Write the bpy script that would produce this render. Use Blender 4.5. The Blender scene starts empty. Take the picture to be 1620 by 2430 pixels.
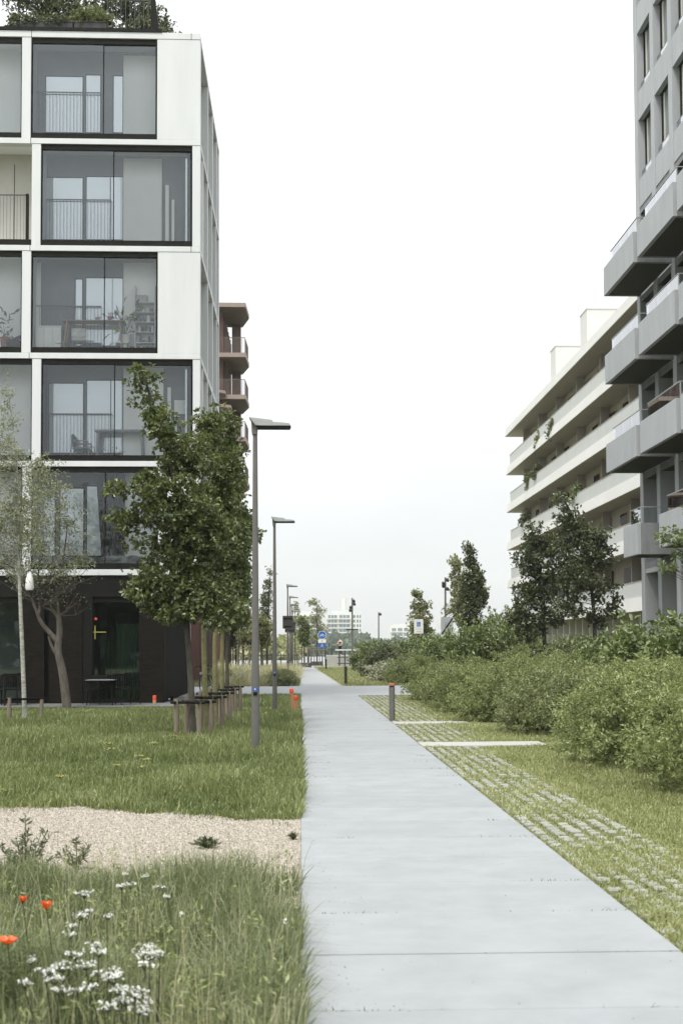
import bpy, math, random
import numpy as np
from mathutils import Vector

random.seed(7)
RNG = np.random.default_rng(11)
sc = bpy.context.scene
COL = sc.collection

# ------------------------------------------------------------------ camera
F = 3000.0; IW = 1620.0; IH = 2430.0; EYE = np.array([0.0, 0.0, 1.6])
_a, _t, _r = math.atan(.0448), math.atan(.048), .005
_d = np.array([math.sin(_a)*math.cos(_t), math.cos(_a)*math.cos(_t), math.sin(_t)])
_r0 = np.array([math.cos(_a), -math.sin(_a), 0.0]); _u0 = np.cross(_r0, _d)
CU = _u0*math.cos(_r)+_r0*math.sin(_r); CR = _r0*math.cos(_r)-_u0*math.sin(_r)
_v = np.array([0, 1.0, 0])
PX = 713-F*(_v@CR)/(_v@_d); PY = 1542+F*(_v@CU)/(_v@_d)
def ray(x, y): return _d+CR*(x-PX)/F-CU*(y-PY)/F
def A(x, y, Y):
    "a measured direction of the survey photo, at the distance Y along the path"
    w = ray(x, y); return EYE+w*(Y/w[1])
def AX(x, y, X):
    w = ray(x, y); return EYE+w*(X/w[0])
def G(x, y, z=0.0):
    w = ray(x, y); return EYE+w*((z-1.6)/w[2])

cam_d = bpy.data.cameras.new("camera"); cam = bpy.data.objects.new("camera", cam_d); COL.objects.link(cam)
from mathutils import Matrix
cam.matrix_world = Matrix(((CR[0], CU[0], -_d[0], 0), (CR[1], CU[1], -_d[1], 0), (CR[2], CU[2], -_d[2], 1.6), (0, 0, 0, 1)))
cam_d.sensor_fit = 'VERTICAL'; cam_d.sensor_height = 36; cam_d.sensor_width = 24; cam_d.lens = 36*F/IH
cam_d.shift_x = (IW/2-PX)/IH; cam_d.shift_y = (PY-IH/2)/IH
cam_d.clip_start = .1; cam_d.clip_end = 5000
cam_d.dof.use_dof = True; cam_d.dof.focus_distance = 28; cam_d.dof.aperture_fstop = 4.5
sc.camera = cam

# ------------------------------------------------------------------ objects
ORG = {}
def tag(o, label=None, cat=None, group=None, kind=None):
    if label: o['label'] = label
    if cat: o['category'] = cat
    if group: o['group'] = group
    if kind: o['kind'] = kind
    return o
def thing(name, label, cat, loc=(0, 0, 0), group=None, kind=None):
    o = bpy.data.objects.new(name, None); COL.objects.link(o); o.location = loc
    o.empty_display_size = .2
    ORG[o.name] = np.array(loc, float)
    return tag(o, label, cat, group, kind)
def copy_tree(o, parent=None):
    c = o.copy(); COL.objects.link(c)
    if parent is not None: c.parent = parent
    ORG[c.name] = ORG.get(o.name, np.zeros(3))
    for ch in list(o.children): copy_tree(ch, c)
    return c
def _link(name, me, parent, org):
    o = bpy.data.objects.new(name, me); COL.objects.link(o)
    if parent is not None: o.parent = parent
    else: o.location = org
    ORG[o.name] = org
    return o

class MB:
    def __init__(s): s.v = []; s.f = []; s.m = []; s.mats = []; s.sm = []
    def _mi(s, m):
        if m not in s.mats: s.mats.append(m)
        return s.mats.index(m)
    def face(s, pts, m):
        n = len(s.v); s.v += [tuple(map(float, p)) for p in pts]; s.f.append(tuple(range(n, n+len(pts)))); s.m.append(s._mi(m)); s.sm.append(False)
    def poly(s, vs, fs, m, smooth=False):
        n = len(s.v); s.v += [tuple(map(float, p)) for p in vs]; i = s._mi(m)
        for f in fs: s.f.append(tuple(n+k for k in f)); s.m.append(i); s.sm.append(smooth)
        return s
    def box(s, x0, x1, y0, y1, z0, z1, m):
        if x0 > x1: x0, x1 = x1, x0
        if y0 > y1: y0, y1 = y1, y0
        if z0 > z1: z0, z1 = z1, z0
        vs = [(x0, y0, z0), (x1, y0, z0), (x1, y1, z0), (x0, y1, z0), (x0, y0, z1), (x1, y0, z1), (x1, y1, z1), (x0, y1, z1)]
        return s.poly(vs, [(0, 3, 2, 1), (4, 5, 6, 7), (0, 1, 5, 4), (1, 2, 6, 5), (2, 3, 7, 6), (3, 0, 4, 7)], m)
    def prism(s, pl, z0, z1, m):
        n = len(pl); vs = [(x, y, z0) for x, y in pl]+[(x, y, z1) for x, y in pl]
        fs = [tuple(range(n-1, -1, -1)), tuple(range(n, 2*n))]+[(i, (i+1) % n, n+(i+1) % n, n+i) for i in range(n)]
        return s.poly(vs, fs, m)
    def extr(s, pts, vec, m):
        n = len(pts); vec = np.array(vec, float); vs = [np.array(p, float) for p in pts]; vs = vs+[p+vec for p in vs]
        fs = [tuple(range(n-1, -1, -1)), tuple(range(n, 2*n))]+[(i, (i+1) % n, n+(i+1) % n, n+i) for i in range(n)]
        return s.poly(vs, fs, m)
    def tube(s, pts, rad, m, n=8, cap=True):
        pts = [np.array(p, float) for p in pts]
        if not hasattr(rad, '__len__'): rad = [rad]*len(pts)
        rings = []; ref = None
        for i, p in enumerate(pts):
            t = pts[min(i+1, len(pts)-1)]-pts[max(i-1, 0)]; t = t/(np.linalg.norm(t)+1e-9)
            if ref is None or abs(ref@t) > .95: ref = np.array([1, 0, 0.]) if abs(t[0]) < .8 else np.array([0, 1, 0.])
            a = ref-t*(ref@t); a /= np.linalg.norm(a); b = np.cross(t, a); ref = a
            rings.append([p+rad[i]*(a*math.cos(2*math.pi*k/n)+b*math.sin(2*math.pi*k/n)) for k in range(n)])
        vs = [q for r in rings for q in r]; fs = []
        for i in range(len(pts)-1):
            for k in range(n): fs.append((i*n+k, i*n+(k+1) % n, (i+1)*n+(k+1) % n, (i+1)*n+k))
        s.poly(vs, fs, m, True)
        if cap:
            s.poly(rings[0], [tuple(range(n-1, -1, -1))], m); s.poly(rings[-1], [tuple(range(n))], m)
        return s
    def ball(s, c, r, m, n=10):
        if not hasattr(r, '__len__'): r = (r, r, r)
        vs = []; fs = []; k = n//2
        for i in range(k+1):
            th = math.pi*i/k
            for j in range(n):
                ph = 2*math.pi*j/n
                vs.append((c[0]+r[0]*math.sin(th)*math.cos(ph), c[1]+r[1]*math.sin(th)*math.sin(ph), c[2]+r[2]*math.cos(th)))
        for i in range(k):
            for j in range(n): fs.append((i*n+j, (i+1)*n+j, (i+1)*n+(j+1) % n, i*n+(j+1) % n))
        return s.poly(vs, fs, m, True)
    def build(s, name, parent=None, org=None, bevel=0, weld=False):
        if org is None: org = ORG[parent.name] if parent is not None else np.zeros(3)
        org = np.array(org, float)
        me = bpy.data.meshes.new(name)
        me.from_pydata([(p[0]-org[0], p[1]-org[1], p[2]-org[2]) for p in s.v], [], s.f)
        for m in s.mats: me.materials.append(m)
        me.polygons.foreach_set('material_index', s.m); me.polygons.foreach_set('use_smooth', s.sm)
        me.update()
        o = _link(name, me, parent, org)
        if bevel:
            b = o.modifiers.new('bevel', 'BEVEL'); b.width = bevel; b.segments = 2; b.limit_method = 'ANGLE'
        return o

def tri_mesh(name, verts, faces, tint, mat, parent=None, org=None):
    if org is None: org = ORG[parent.name] if parent is not None else np.zeros(3)
    org = np.array(org, float)
    me = bpy.data.meshes.new(name)
    verts = (np.asarray(verts, np.float32).reshape(-1, 3)-org.astype(np.float32)); faces = np.asarray(faces, np.int32).reshape(-1, 3)
    me.vertices.add(len(verts)); me.vertices.foreach_set('co', verts.ravel())
    me.loops.add(faces.size); me.loops.foreach_set('vertex_index', faces.ravel())
    me.polygons.add(len(faces)); me.polygons.foreach_set('loop_start', np.arange(0, faces.size, 3, dtype=np.int32))
    me.polygons.foreach_set('loop_total', np.full(len(faces), 3, np.int32))
    at = me.attributes.new('tint', 'FLOAT', 'FACE'); at.data.foreach_set('value', np.asarray(tint, np.float32))
    me.materials.append(mat); me.update(calc_edges=True); me.shade_flat()
    return _link(name, me, parent, org)

# ------------------------------------------------------------------ materials
def mat(name, col, rough=.7, var=.12, scale=3.0, bump=0.0, metal=0.0, spec=.3, stretch=None, col2=None, bscale=None):
    m = bpy.data.materials.new(name); m.use_nodes = True; nt = m.node_tree; N = nt.nodes; L = nt.links
    p = N['Principled BSDF']; p.inputs['Roughness'].default_value = rough; p.inputs['Metallic'].default_value = metal
    p.inputs['Specular IOR Level'].default_value = spec
    tc = N.new('ShaderNodeTexCoord'); mp = N.new('ShaderNodeMapping'); L.new(tc.outputs['Object'], mp.inputs['Vector'])
    if stretch: mp.inputs['Scale'].default_value = stretch
    no = N.new('ShaderNodeTexNoise'); no.inputs['Scale'].default_value = scale; no.inputs['Detail'].default_value = 6; no.inputs['Roughness'].default_value = .65
    L.new(mp.outputs['Vector'], no.inputs['Vector'])
    rp = N.new('ShaderNodeValToRGB'); L.new(no.outputs['Fac'], rp.inputs['Fac'])
    c = np.array(col, float); lo = np.clip(c*(1-var), 0, 1); hi = np.clip(c*(1+var), 0, 1) if col2 is None else np.array(col2, float)
    rp.color_ramp.elements[0].position = .3; rp.color_ramp.elements[1].position = .7
    rp.color_ramp.elements[0].color = (*lo, 1); rp.color_ramp.elements[1].color = (*hi, 1)
    L.new(rp.outputs['Color'], p.inputs['Base Color'])
    if bump:
        n2 = N.new('ShaderNodeTexNoise'); n2.inputs['Scale'].default_value = bscale or scale*12; n2.inputs['Detail'].default_value = 4
        L.new(tc.outputs['Object'], n2.inputs['Vector'])
        b = N.new('ShaderNodeBump'); b.inputs['Strength'].default_value = bump; b.inputs['Distance'].default_value = .02
        L.new(n2.outputs['Fac'], b.inputs['Height']); L.new(b.outputs['Normal'], p.inputs['Normal'])
    return m
def leafmat(name, cols, trans=.3, gloss=.06, rough=.45):
    m = bpy.data.materials.new(name); m.use_nodes = True; nt = m.node_tree; N = nt.nodes; L = nt.links
    N.remove(N['Principled BSDF'])
    at = N.new('ShaderNodeAttribute'); at.attribute_name = 'tint'
    rp = N.new('ShaderNodeValToRGB'); L.new(at.outputs['Fac'], rp.inputs['Fac'])
    e = rp.color_ramp.elements; e[0].position = 0; e[1].position = 1
    for k in range(1, len(cols)-1): e.new(k/(len(cols)-1))
    for k, c in enumerate(cols): e[k].color = (*c, 1)
    df = N.new('ShaderNodeBsdfDiffuse'); tr = N.new('ShaderNodeBsdfTranslucent'); gl = N.new('ShaderNodeBsdfGlossy'); gl.inputs['Roughness'].default_value = rough
    L.new(rp.outputs['Color'], df.inputs['Color']); L.new(rp.outputs['Color'], tr.inputs['Color'])
    m1 = N.new('ShaderNodeMixShader'); m1.inputs[0].default_value = trans; L.new(df.outputs[0], m1.inputs[1]); L.new(tr.outputs[0], m1.inputs[2])
    m2 = N.new('ShaderNodeMixShader'); m2.inputs[0].default_value = gloss; L.new(m1.outputs[0], m2.inputs[1]); L.new(gl.outputs[0], m2.inputs[2])
    L.new(m2.outputs[0], N['Material Output'].inputs['Surface'])
    return m
def glassmat(name, tint, refl=.12, rcol=(.9, .95, 1)):
    m = bpy.data.materials.new(name); m.use_nodes = True; nt = m.node_tree; N = nt.nodes; L = nt.links
    N.remove(N['Principled BSDF'])
    tr = N.new('ShaderNodeBsdfTransparent'); tr.inputs['Color'].default_value = (*tint, 1)
    gl = N.new('ShaderNodeBsdfGlossy'); gl.inputs['Roughness'].default_value = .01; gl.inputs['Color'].default_value = (*rcol, 1)
    lw = N.new('ShaderNodeFresnel'); lw.inputs['IOR'].default_value = 1.5
    ad = N.new('ShaderNodeMath'); ad.operation = 'ADD'; ad.inputs[1].default_value = refl; ad.use_clamp = True; L.new(lw.outputs[0], ad.inputs[0])
    mx = N.new('ShaderNodeMixShader'); L.new(ad.outputs[0], mx.inputs[0]); L.new(tr.outputs[0], mx.inputs[1]); L.new(gl.outputs[0], mx.inputs[2])
    L.new(mx.outputs[0], N['Material Output'].inputs['Surface'])
    return m
def mirrormat(name, base, rcol, amt):
    m = bpy.data.materials.new(name); m.use_nodes = True; nt = m.node_tree; N = nt.nodes; L = nt.links
    N.remove(N['Principled BSDF'])
    df = N.new('ShaderNodeBsdfDiffuse'); df.inputs['Color'].default_value = (*base, 1)
    gl = N.new('ShaderNodeBsdfGlossy'); gl.inputs['Roughness'].default_value = .03; gl.inputs['Color'].default_value = (*rcol, 1)
    mx = N.new('ShaderNodeMixShader'); mx.inputs[0].default_value = amt; L.new(df.outputs[0], mx.inputs[1]); L.new(gl.outputs[0], mx.inputs[2])
    L.new(mx.outputs[0], N['Material Output'].inputs['Surface'])
    return m
def tintmat(name, cols, rough=.8, scale=4, bump=.15, bscale=60):
    "surface whose pieces (slabs, stones) differ a little from one to the next"
    m = mat(name, cols[0], rough, .24, scale, bump, bscale=bscale); nt = m.node_tree; N = nt.nodes; L = nt.links
    at = N.new('ShaderNodeAttribute'); at.attribute_name = 'tint'; rp = N.new('ShaderNodeValToRGB'); L.new(at.outputs['Fac'], rp.inputs['Fac'])
    rp.color_ramp.elements[0].color = (*cols[0], 1); rp.color_ramp.elements[1].color = (*cols[1], 1)
    p = N['Principled BSDF']; src = p.inputs['Base Color'].links[0].from_socket
    mx = N.new('ShaderNodeMix'); mx.data_type = 'RGBA'; mx.inputs[0].default_value = .6
    L.new(src, mx.inputs[6]); L.new(rp.outputs['Color'], mx.inputs[7]); L.new(mx.outputs[2], p.inputs['Base Color'])
    return m

M = {}
M['white'] = mat('white_panel', (.655, .672, .68), .55, .06, 1.6, stretch=(1, 1, .12))
M['whiteC'] = mat('white_concrete', (.62, .62, .595), .7, .05, .8, stretch=(1, .3, 1))
M['paleC'] = mat('pale_grey_green_concrete', (.52, .54, .525), .7, .05, 1.2, stretch=(4, 4, .4))
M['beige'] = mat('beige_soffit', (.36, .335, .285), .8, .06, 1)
M['black'] = mat('black_metal', (.011, .011, .009), .6, .25, 2, spec=.12)
M['darkgrey'] = mat('dark_grey_metal', (.05, .05, .048), .55, .2, 3)
M['rail'] = mat('mid_grey_metal', (.10, .104, .108), .5, .1, 3)
M['pole'] = mat('grey_brown_lacquer', (.125, .122, .112), .45, .08, 6, spec=.4)
M['polelt'] = mat('light_grey_lacquer', (.36, .375, .37), .45, .08, 6, spec=.4)
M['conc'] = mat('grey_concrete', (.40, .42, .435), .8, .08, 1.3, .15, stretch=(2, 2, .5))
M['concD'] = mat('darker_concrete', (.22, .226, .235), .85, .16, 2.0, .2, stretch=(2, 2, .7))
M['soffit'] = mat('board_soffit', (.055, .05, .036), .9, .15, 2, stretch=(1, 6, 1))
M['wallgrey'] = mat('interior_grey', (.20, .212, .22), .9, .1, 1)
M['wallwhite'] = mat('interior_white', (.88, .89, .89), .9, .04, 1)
M['cement'] = mat('cement_board', (.50, .49, .45), .9, .06, 1.5)
M['brownmetal'] = mat('brown_metal', (.15, .115, .10), .6, .1, 2)
M['brownslab'] = mat('brown_soffit', (.12, .092, .068), .7, .1, 2)
M['brownlt'] = mat('light_brown_edge', (.29, .235, .20), .7, .08, 2)
M['redbrown'] = mat('red_brown_cladding', (.10, .05, .042), .7, .15, 3, stretch=(6, 6, .4))
M['wood'] = mat('pale_wood', (.42, .30, .17), .6, .15, 5, stretch=(1, 6, 1))
M['stake'] = mat('weathered_stake', (.19, .16, .12), .9, .25, 9, .3, stretch=(4, 4, .6))
M['orange'] = mat('orange_red_paint', (.62, .085, .03), .6, .1, 6)
M['postwood'] = mat('orange_post_wood', (.47, .26, .14), .8, .2, 8, stretch=(3, 3, .5))
M['bark'] = mat('bark', (.075, .069, .056), .95, .4, 14, .6, stretch=(1, 1, .35))
M['barklt'] = mat('pale_birch_bark', (.36, .355, .31), .9, .5, 16, .3, stretch=(.6, .6, 2.2))
M['barklichen'] = mat('lichen_bark', (.19, .18, .085), .95, .35, 12, .6)
M['barkold'] = mat('old_bark', (.115, .102, .085), .95, .4, 9, .8, stretch=(1, 1, .4))
M['cloth'] = mat('grey_cloth', (.30, .31, .33), .95, .1, 8)
M['leather'] = mat('dark_fabric', (.035, .035, .037), .9, .2, 8)
M['pot'] = mat('terracotta', (.36, .16, .12), .8, .1, 6)
M['potpink'] = mat('pink_pot', (.55, .28, .36), .6, .05, 6)
M['potwhite'] = mat('white_pot', (.7, .7, .68), .4, .05, 6)
M['curtain'] = mat('green_grey_curtain', (.26, .31, .28), .95, .08, 7, stretch=(5, 1, .12))
M['blue'] = mat('sign_blue', (.015, .13, .50), .4, .04, 2)
M['signwhite'] = mat('sign_white', (.80, .80, .78), .45, .03, 3)
M['signgrey'] = mat('sign_back_grey', (.42, .45, .45), .5, .05, 3)
M['skin'] = mat('skin', (.62, .46, .38), .6, .05, 9)
M['rubber'] = mat('rubber', (.02, .02, .02), .8, .1, 9)
M['steel'] = mat('steel', (.5, .5, .5), .3, .05, 9, metal=.8)
M['glass'] = glassmat('clear_glazing', (.98, .995, .995), .008)
M['glassdark'] = glassmat('shop_glazing', (.66, .74, .70), .0)
M['glassrail'] = glassmat('balustrade_glass', (.86, .90, .90), .36, (.97, .98, 1))
M['mirror'] = mirrormat('sky_pale_glazing', (.62, .675, .715), (.86, .90, .95), .28)  # pale base puts the sky's brightness in these panes into the colour
M['winblack'] = mirrormat('dark_glazing', (.02, .022, .02), (.5, .5, .48), .12)
M['greyglaze'] = mirrormat('grey_glazing', (.20, .22, .215), (.8, .85, .85), .35)
M['hazewin'] = mirrormat('blue_grey_glazing', (.10, .125, .14), (.6, .7, .75), .25)
M['petal'] = leafmat('poppy_petal', [(.72, .10, .015), (.85, .17, .03)], .35)
M['petalwhite'] = leafmat('white_petal', [(.72, .73, .66), (.82, .82, .78)], .25)
M['petalyellow'] = leafmat('yellow_petal', [(.55, .52, .10), (.70, .68, .25)], .25)

# brick: dark brown, long thin courses
def brickmat():
    m = bpy.data.materials.new('dark_brick'); m.use_nodes = True; nt = m.node_tree; N = nt.nodes; L = nt.links; p = N['Principled BSDF']
    tc = N.new('ShaderNodeTexCoord'); mp = N.new('ShaderNodeMapping'); mp.inputs['Rotation'].default_value = (math.radians(-90), 0, 0)
    L.new(tc.outputs['Object'], mp.inputs['Vector'])
    b = N.new('ShaderNodeTexBrick'); L.new(mp.outputs[0], b.inputs['Vector'])
    b.inputs['Color1'].default_value = (.020, .016, .011, 1); b.inputs['Color2'].default_value = (.013, .0105, .008, 1); b.inputs['Mortar'].default_value = (.010, .009, .008, 1)
    b.inputs['Scale'].default_value = 1; b.inputs['Brick Width'].default_value = .28; b.inputs['Row Height'].default_value = .055; b.inputs['Mortar Size'].default_value = .008
    L.new(b.outputs['Color'], p.inputs['Base Color']); p.inputs['Roughness'].default_value = .9; p.inputs['Specular IOR Level'].default_value = .1
    bp = N.new('ShaderNodeBump'); bp.inputs['Strength'].default_value = .5; bp.inputs['Distance'].default_value = .01; bp.invert = True
    L.new(b.outputs['Fac'], bp.inputs['Height']); L.new(bp.outputs['Normal'], p.inputs['Normal'])
    return m
M['brick'] = brickmat()
# foliage
M['oak'] = leafmat('oak_leaf', [(.050, .072, .016), (.095, .128, .028), (.165, .20, .052), (.30, .32, .13)], .34, .08)
M['birch'] = leafmat('birch_leaf', [(.14, .16, .07), (.27, .29, .15), (.46, .47, .30)], .35, .10)
M['dark'] = leafmat('dark_leaf', [(.050, .066, .018), (.10, .126, .036), (.22, .24, .10)], .30, .10)
M['shrub'] = leafmat('feathery_shrub_leaf', [(.115, .15, .042), (.20, .245, .075), (.30, .345, .125), (.46, .48, .24)], .30, .06)
M['shrub2'] = leafmat('broad_shrub_leaf', [(.085, .125, .028), (.16, .21, .05), (.27, .32, .10)], .3, .10)
M['shrub3'] = leafmat('grey_shrub_leaf', [(.13, .16, .055), (.22, .25, .095), (.34, .36, .17)], .3, .06)
M['shrub4'] = leafmat('whitish_shrub_leaf', [(.22, .24, .12), (.42, .43, .29), (.62, .62, .50)], .3, .08)
M['roofleaf'] = leafmat('roof_leaf', [(.05, .066, .02), (.12, .142, .045), (.28, .30, .12)], .3, .1)
M['pale'] = leafmat('pale_leaf', [(.17, .185, .065), (.28, .295, .12), (.40, .40, .20)], .35, .06)
M['grass'] = leafmat('meadow_grass', [(.085, .115, .032), (.15, .188, .055), (.225, .262, .09), (.38, .40, .19)], .35, .05)
M['grassn'] = leafmat('tall_grass', [(.072, .102, .036), (.13, .162, .062), (.215, .245, .112), (.41, .42, .28)], .35, .05)
M['lawn'] = leafmat('lawn_grass', [(.17, .19, .07), (.27, .295, .115), (.38, .40, .18), (.52, .51, .30)], .35, .04)
M['strawgrass'] = leafmat('ornamental_grass', [(.20, .225, .095), (.42, .41, .22), (.64, .60, .41)], .35, .04)
M['weed'] = leafmat('weed_leaf', [(.05, .065, .03), (.10, .125, .055), (.17, .19, .10)], .3, .05)
M['woods'] = leafmat('hazy_wood_leaf', [(.055, .085, .06), (.10, .14, .095), (.17, .205, .14)], .3, .04)  # bluish tone puts the haze of distance into the leaf colour
# ground
M['soil'] = mat('soil', (.075, .075, .042), .95, .4, 3, .4)
M['lawnsoil'] = mat('mown_turf', (.20, .21, .095), .95, .3, 2.5, .6, bscale=80)
M['fieldsoil'] = mat('field_grass', (.22, .235, .12), .95, .25, .35, .3)
M['path'] = tintmat('path_concrete', [(.25, .265, .27), (.28, .296, .30)], .8, 2.2, .12, 90)
M['pave'] = mat('crossing_concrete', (.285, .297, .302), .85, .07, .8, .1)
M['palepave'] = mat('pale_pavement', (.36, .36, .33), .85, .07, .8)
M['joint'] = mat('joint_sand', (.22, .22, .19), .95, .3, 30)
M['paver'] = tintmat('paver_concrete', [(.23, .24, .20), (.35, .35, .31)], .9, 8, .3, 90)
M['terrace'] = mat('terrace_gravel', (.16, .16, .165), .95, .35, 60, .5)
M['gravel'] = mat('gravel_base', (.34, .305, .25), .95, .28, 90, .8, bscale=150)
M['stone'] = leafmat('gravel_stone', [(.20, .175, .145), (.34, .305, .25), (.44, .40, .335), (.56, .52, .46)], 0, .03)
M['hill'] = mat('hill_wood', (.10, .125, .06), .95, .4, .06)
# ------------------------------------------------------------------ growing things
def norm(a): return a/(np.linalg.norm(a, axis=-1, keepdims=True)+1e-9)
def leaves(c, out, size, aspect=.55, droop=.15, rnd=.8, up=.9, rng=RNG):
    "one folded leaf at each point"
    n = len(c)
    d = norm(out*.8+rng.normal(0, rnd, (n, 3))*.8+np.array([0, 0, -droop]))
    nn = norm(rng.normal(0, .7, (n, 3))+np.array([0, 0, up])); s = norm(np.cross(d, nn)); nn = np.cross(s, d)
    L = (size*(.65+.7*rng.random(n)))[:, None]
    l = c+d*L*.5+s*L*aspect*.5+nn*L*.10; r = c+d*L*.5-s*L*aspect*.5+nn*L*.10
    V = np.stack([c, l, c+d*L, r], 1).reshape(-1, 3)
    k = np.arange(n)[:, None]*4
    Fc = np.concatenate([k+np.array([0, 1, 2]), k+np.array([0, 2, 3])], 1).reshape(-1, 3)
    return V, Fc
def clump_points(blobs, ncl, rng, shell=.55):
    "clump centres spread through ellipsoids, denser near their outside"
    w = np.array([b[3]*b[4]*b[5] for b in blobs])**.75; w /= w.sum()
    idx = rng.choice(len(blobs), ncl, p=w); B = np.array(blobs)[idx]
    dr = norm(rng.normal(size=(ncl, 3))); rr = (shell+(1-shell)*rng.random(ncl))[:, None]
    rr = np.where(rng.random((ncl, 1)) < .25, rng.random((ncl, 1))*shell, rr)
    return B[:, :3]+dr*rr*B[:, 3:6], dr
def foliage(name, parent, blobs, ncl, per, cr, size, m, rng, aspect=.55, droop=.15, rosette=5, up=.8, flat=.75):
    cc, dr = clump_points(blobs, ncl, rng)
    base = rng.random(ncl)
    cl = cr*(.6+.8*rng.random(ncl))
    t = np.repeat(np.arange(ncl), per)
    off = norm(rng.normal(size=(len(t), 3)))*(rng.random(len(t))**.5)[:, None]*np.array([1, 1, flat])
    tips = cc[t]+off*cl[t][:, None]
    tt = np.repeat(np.arange(len(tips)), rosette)
    pts = tips[tt]+rng.normal(0, size*.12, (len(tt), 3))
    out = norm(off[tt]+dr[t][tt]*.5+rng.normal(0, .5, (len(tt), 3)))
    V, Fc = leaves(pts, out, size, aspect, droop, .7, up, rng)
    lf = np.clip(.6*rng.random(len(pts))+.25*base[t][tt]+.15*rng.random(len(tips))[tt], 0, 1)**1.3
    o = tri_mesh(name, V, Fc, np.repeat(lf, 2), m, parent)
    return o, cc
def limbs(mb, trunk, cc, rng, r0, m, every=1, n=5, rmin=.006, sag=.0, thick=.55):
    "limbs from the trunk line to the clumps they carry"
    T = np.array(trunk, float)
    seg = np.concatenate([[0], np.cumsum(np.linalg.norm(np.diff(T, axis=0), axis=1))])
    for c in cc[::every]:
        d = np.linalg.norm(T[:, :2]-c[:2], axis=1)
        hz = c[2]-d.min()*.75
        z = np.clip(hz, T[0, 2]+.35*(T[-1, 2]-T[0, 2]), T[-1, 2]-.02)
        k = np.searchsorted(T[:, 2], z); k = min(max(k, 1), len(T)-1)
        f = (z-T[k-1, 2])/(T[k, 2]-T[k-1, 2]+1e-6); p = T[k-1]+(T[k]-T[k-1])*f
        rad = max(rmin*1.5, r0*(1-.85*(z-T[0, 2])/(T[-1, 2]-T[0, 2]))*thick)
        q = (p+c)/2+rng.normal(0, .05, 3)*np.linalg.norm(c-p)+np.array([0, 0, .08*np.linalg.norm(c-p)-sag])
        mb.tube([p, (p+q)/2+rng.normal(0, .015, 3), q, (q+c)/2+rng.normal(0, .02, 3), c], [rad*.6, rad*.5, rad*.38, rad*.25, rmin], m, n, False)
def smooth_line(pts, n=14):
    P = np.array(pts, float); t = np.linspace(0, len(P)-1, n); out = []
    for x in t:
        i = min(int(x), len(P)-2); f = x-i
        p0 = P[max(i-1, 0)]; p1 = P[i]; p2 = P[i+1]; p3 = P[min(i+2, len(P)-1)]
        out.append(.5*((2*p1)+(-p0+p2)*f+(2*p0-5*p1+4*p2-p3)*f*f+(-p0+3*p1-3*p2+p3)*f**3))
    return np.array(out)

def tree(name, label, cat, base, trunk, r0, blobs, ncl, per, cr, size, lm, bm, seed, group=None, every=2, rosette=5, aspect=.55, droop=.15, rtop=.012):
    rng = np.random.default_rng(seed); base = np.array(base, float)
    t = thing(name, label, cat, base, group)
    T = smooth_line(trunk, 16)
    mb = MB(); rr = np.linspace(1, 0, len(T)); rad = rtop+(r0-rtop)*rr**.8; rad[0] *= 1.25
    mb.tube(T, rad, bm, 9)
    tr = mb.build('trunk', t)
    o, cc = foliage('crown', t, blobs, ncl, per, cr, size, lm, rng, aspect, droop, rosette)
    lb = MB(); limbs(lb, T, cc, rng, r0, bm, every); lb.build('branch', t)
    return t
def shrub_proto(name, h, r, ncl, per, cr, size, lm, seed, rosette=4, aspect=.5, droop=.05, wide=1.0, low=.12, up=.8):
    "a shrub at the origin: foliage and the stems that carry it"
    rng = np.random.default_rng(seed); t = thing(name, None, None)
    blobs = []
    for k in range(9):
        a = 2*math.pi*k/9+rng.normal(0, .3); q = r*(.35+.3*rng.random()); hh = h*(.45+.3*rng.random())
        blobs.append((q*math.cos(a), q*math.sin(a), hh*.75, r*.45, r*.45, hh*.72))
    blobs += [(rng.normal(0, r*.1), rng.normal(0, r*.1), h*.55, r*.55, r*.55, h*.46)]
    for k in range(8):
        a = 2*math.pi*k/8+rng.normal(0, .3); blobs.append((r*.66*math.cos(a), r*.66*math.sin(a), h*.24, r*.36, r*.36, h*.22))
    o, cc = foliage('foliage', t, blobs, ncl, per, cr, size, lm, rng, aspect, droop, rosette, up)
    lb = MB()
    for c in cc[::max(1, ncl//40)]:
        p = np.array([rng.normal(0, r*.12), rng.normal(0, r*.12), -.03]); q = p*.5+c*.5+np.array([0, 0, .1*h])
        lb.tube([p, (p+q)/2, q, c], [.014, .011, .008, .004], M['bark'], 5, False)
    lb.build('stem', t)
    return t
_used = set()
def place(proto, loc, rz=0.0, s=(1, 1, 1), label=None, cat=None, group=None):
    if proto.name not in _used: o = proto; _used.add(proto.name)
    else: o = copy_tree(proto)
    o.location = loc; o.rotation_euler = (0, 0, rz); o.scale = s
    return tag(o, label, cat, group)

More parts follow.
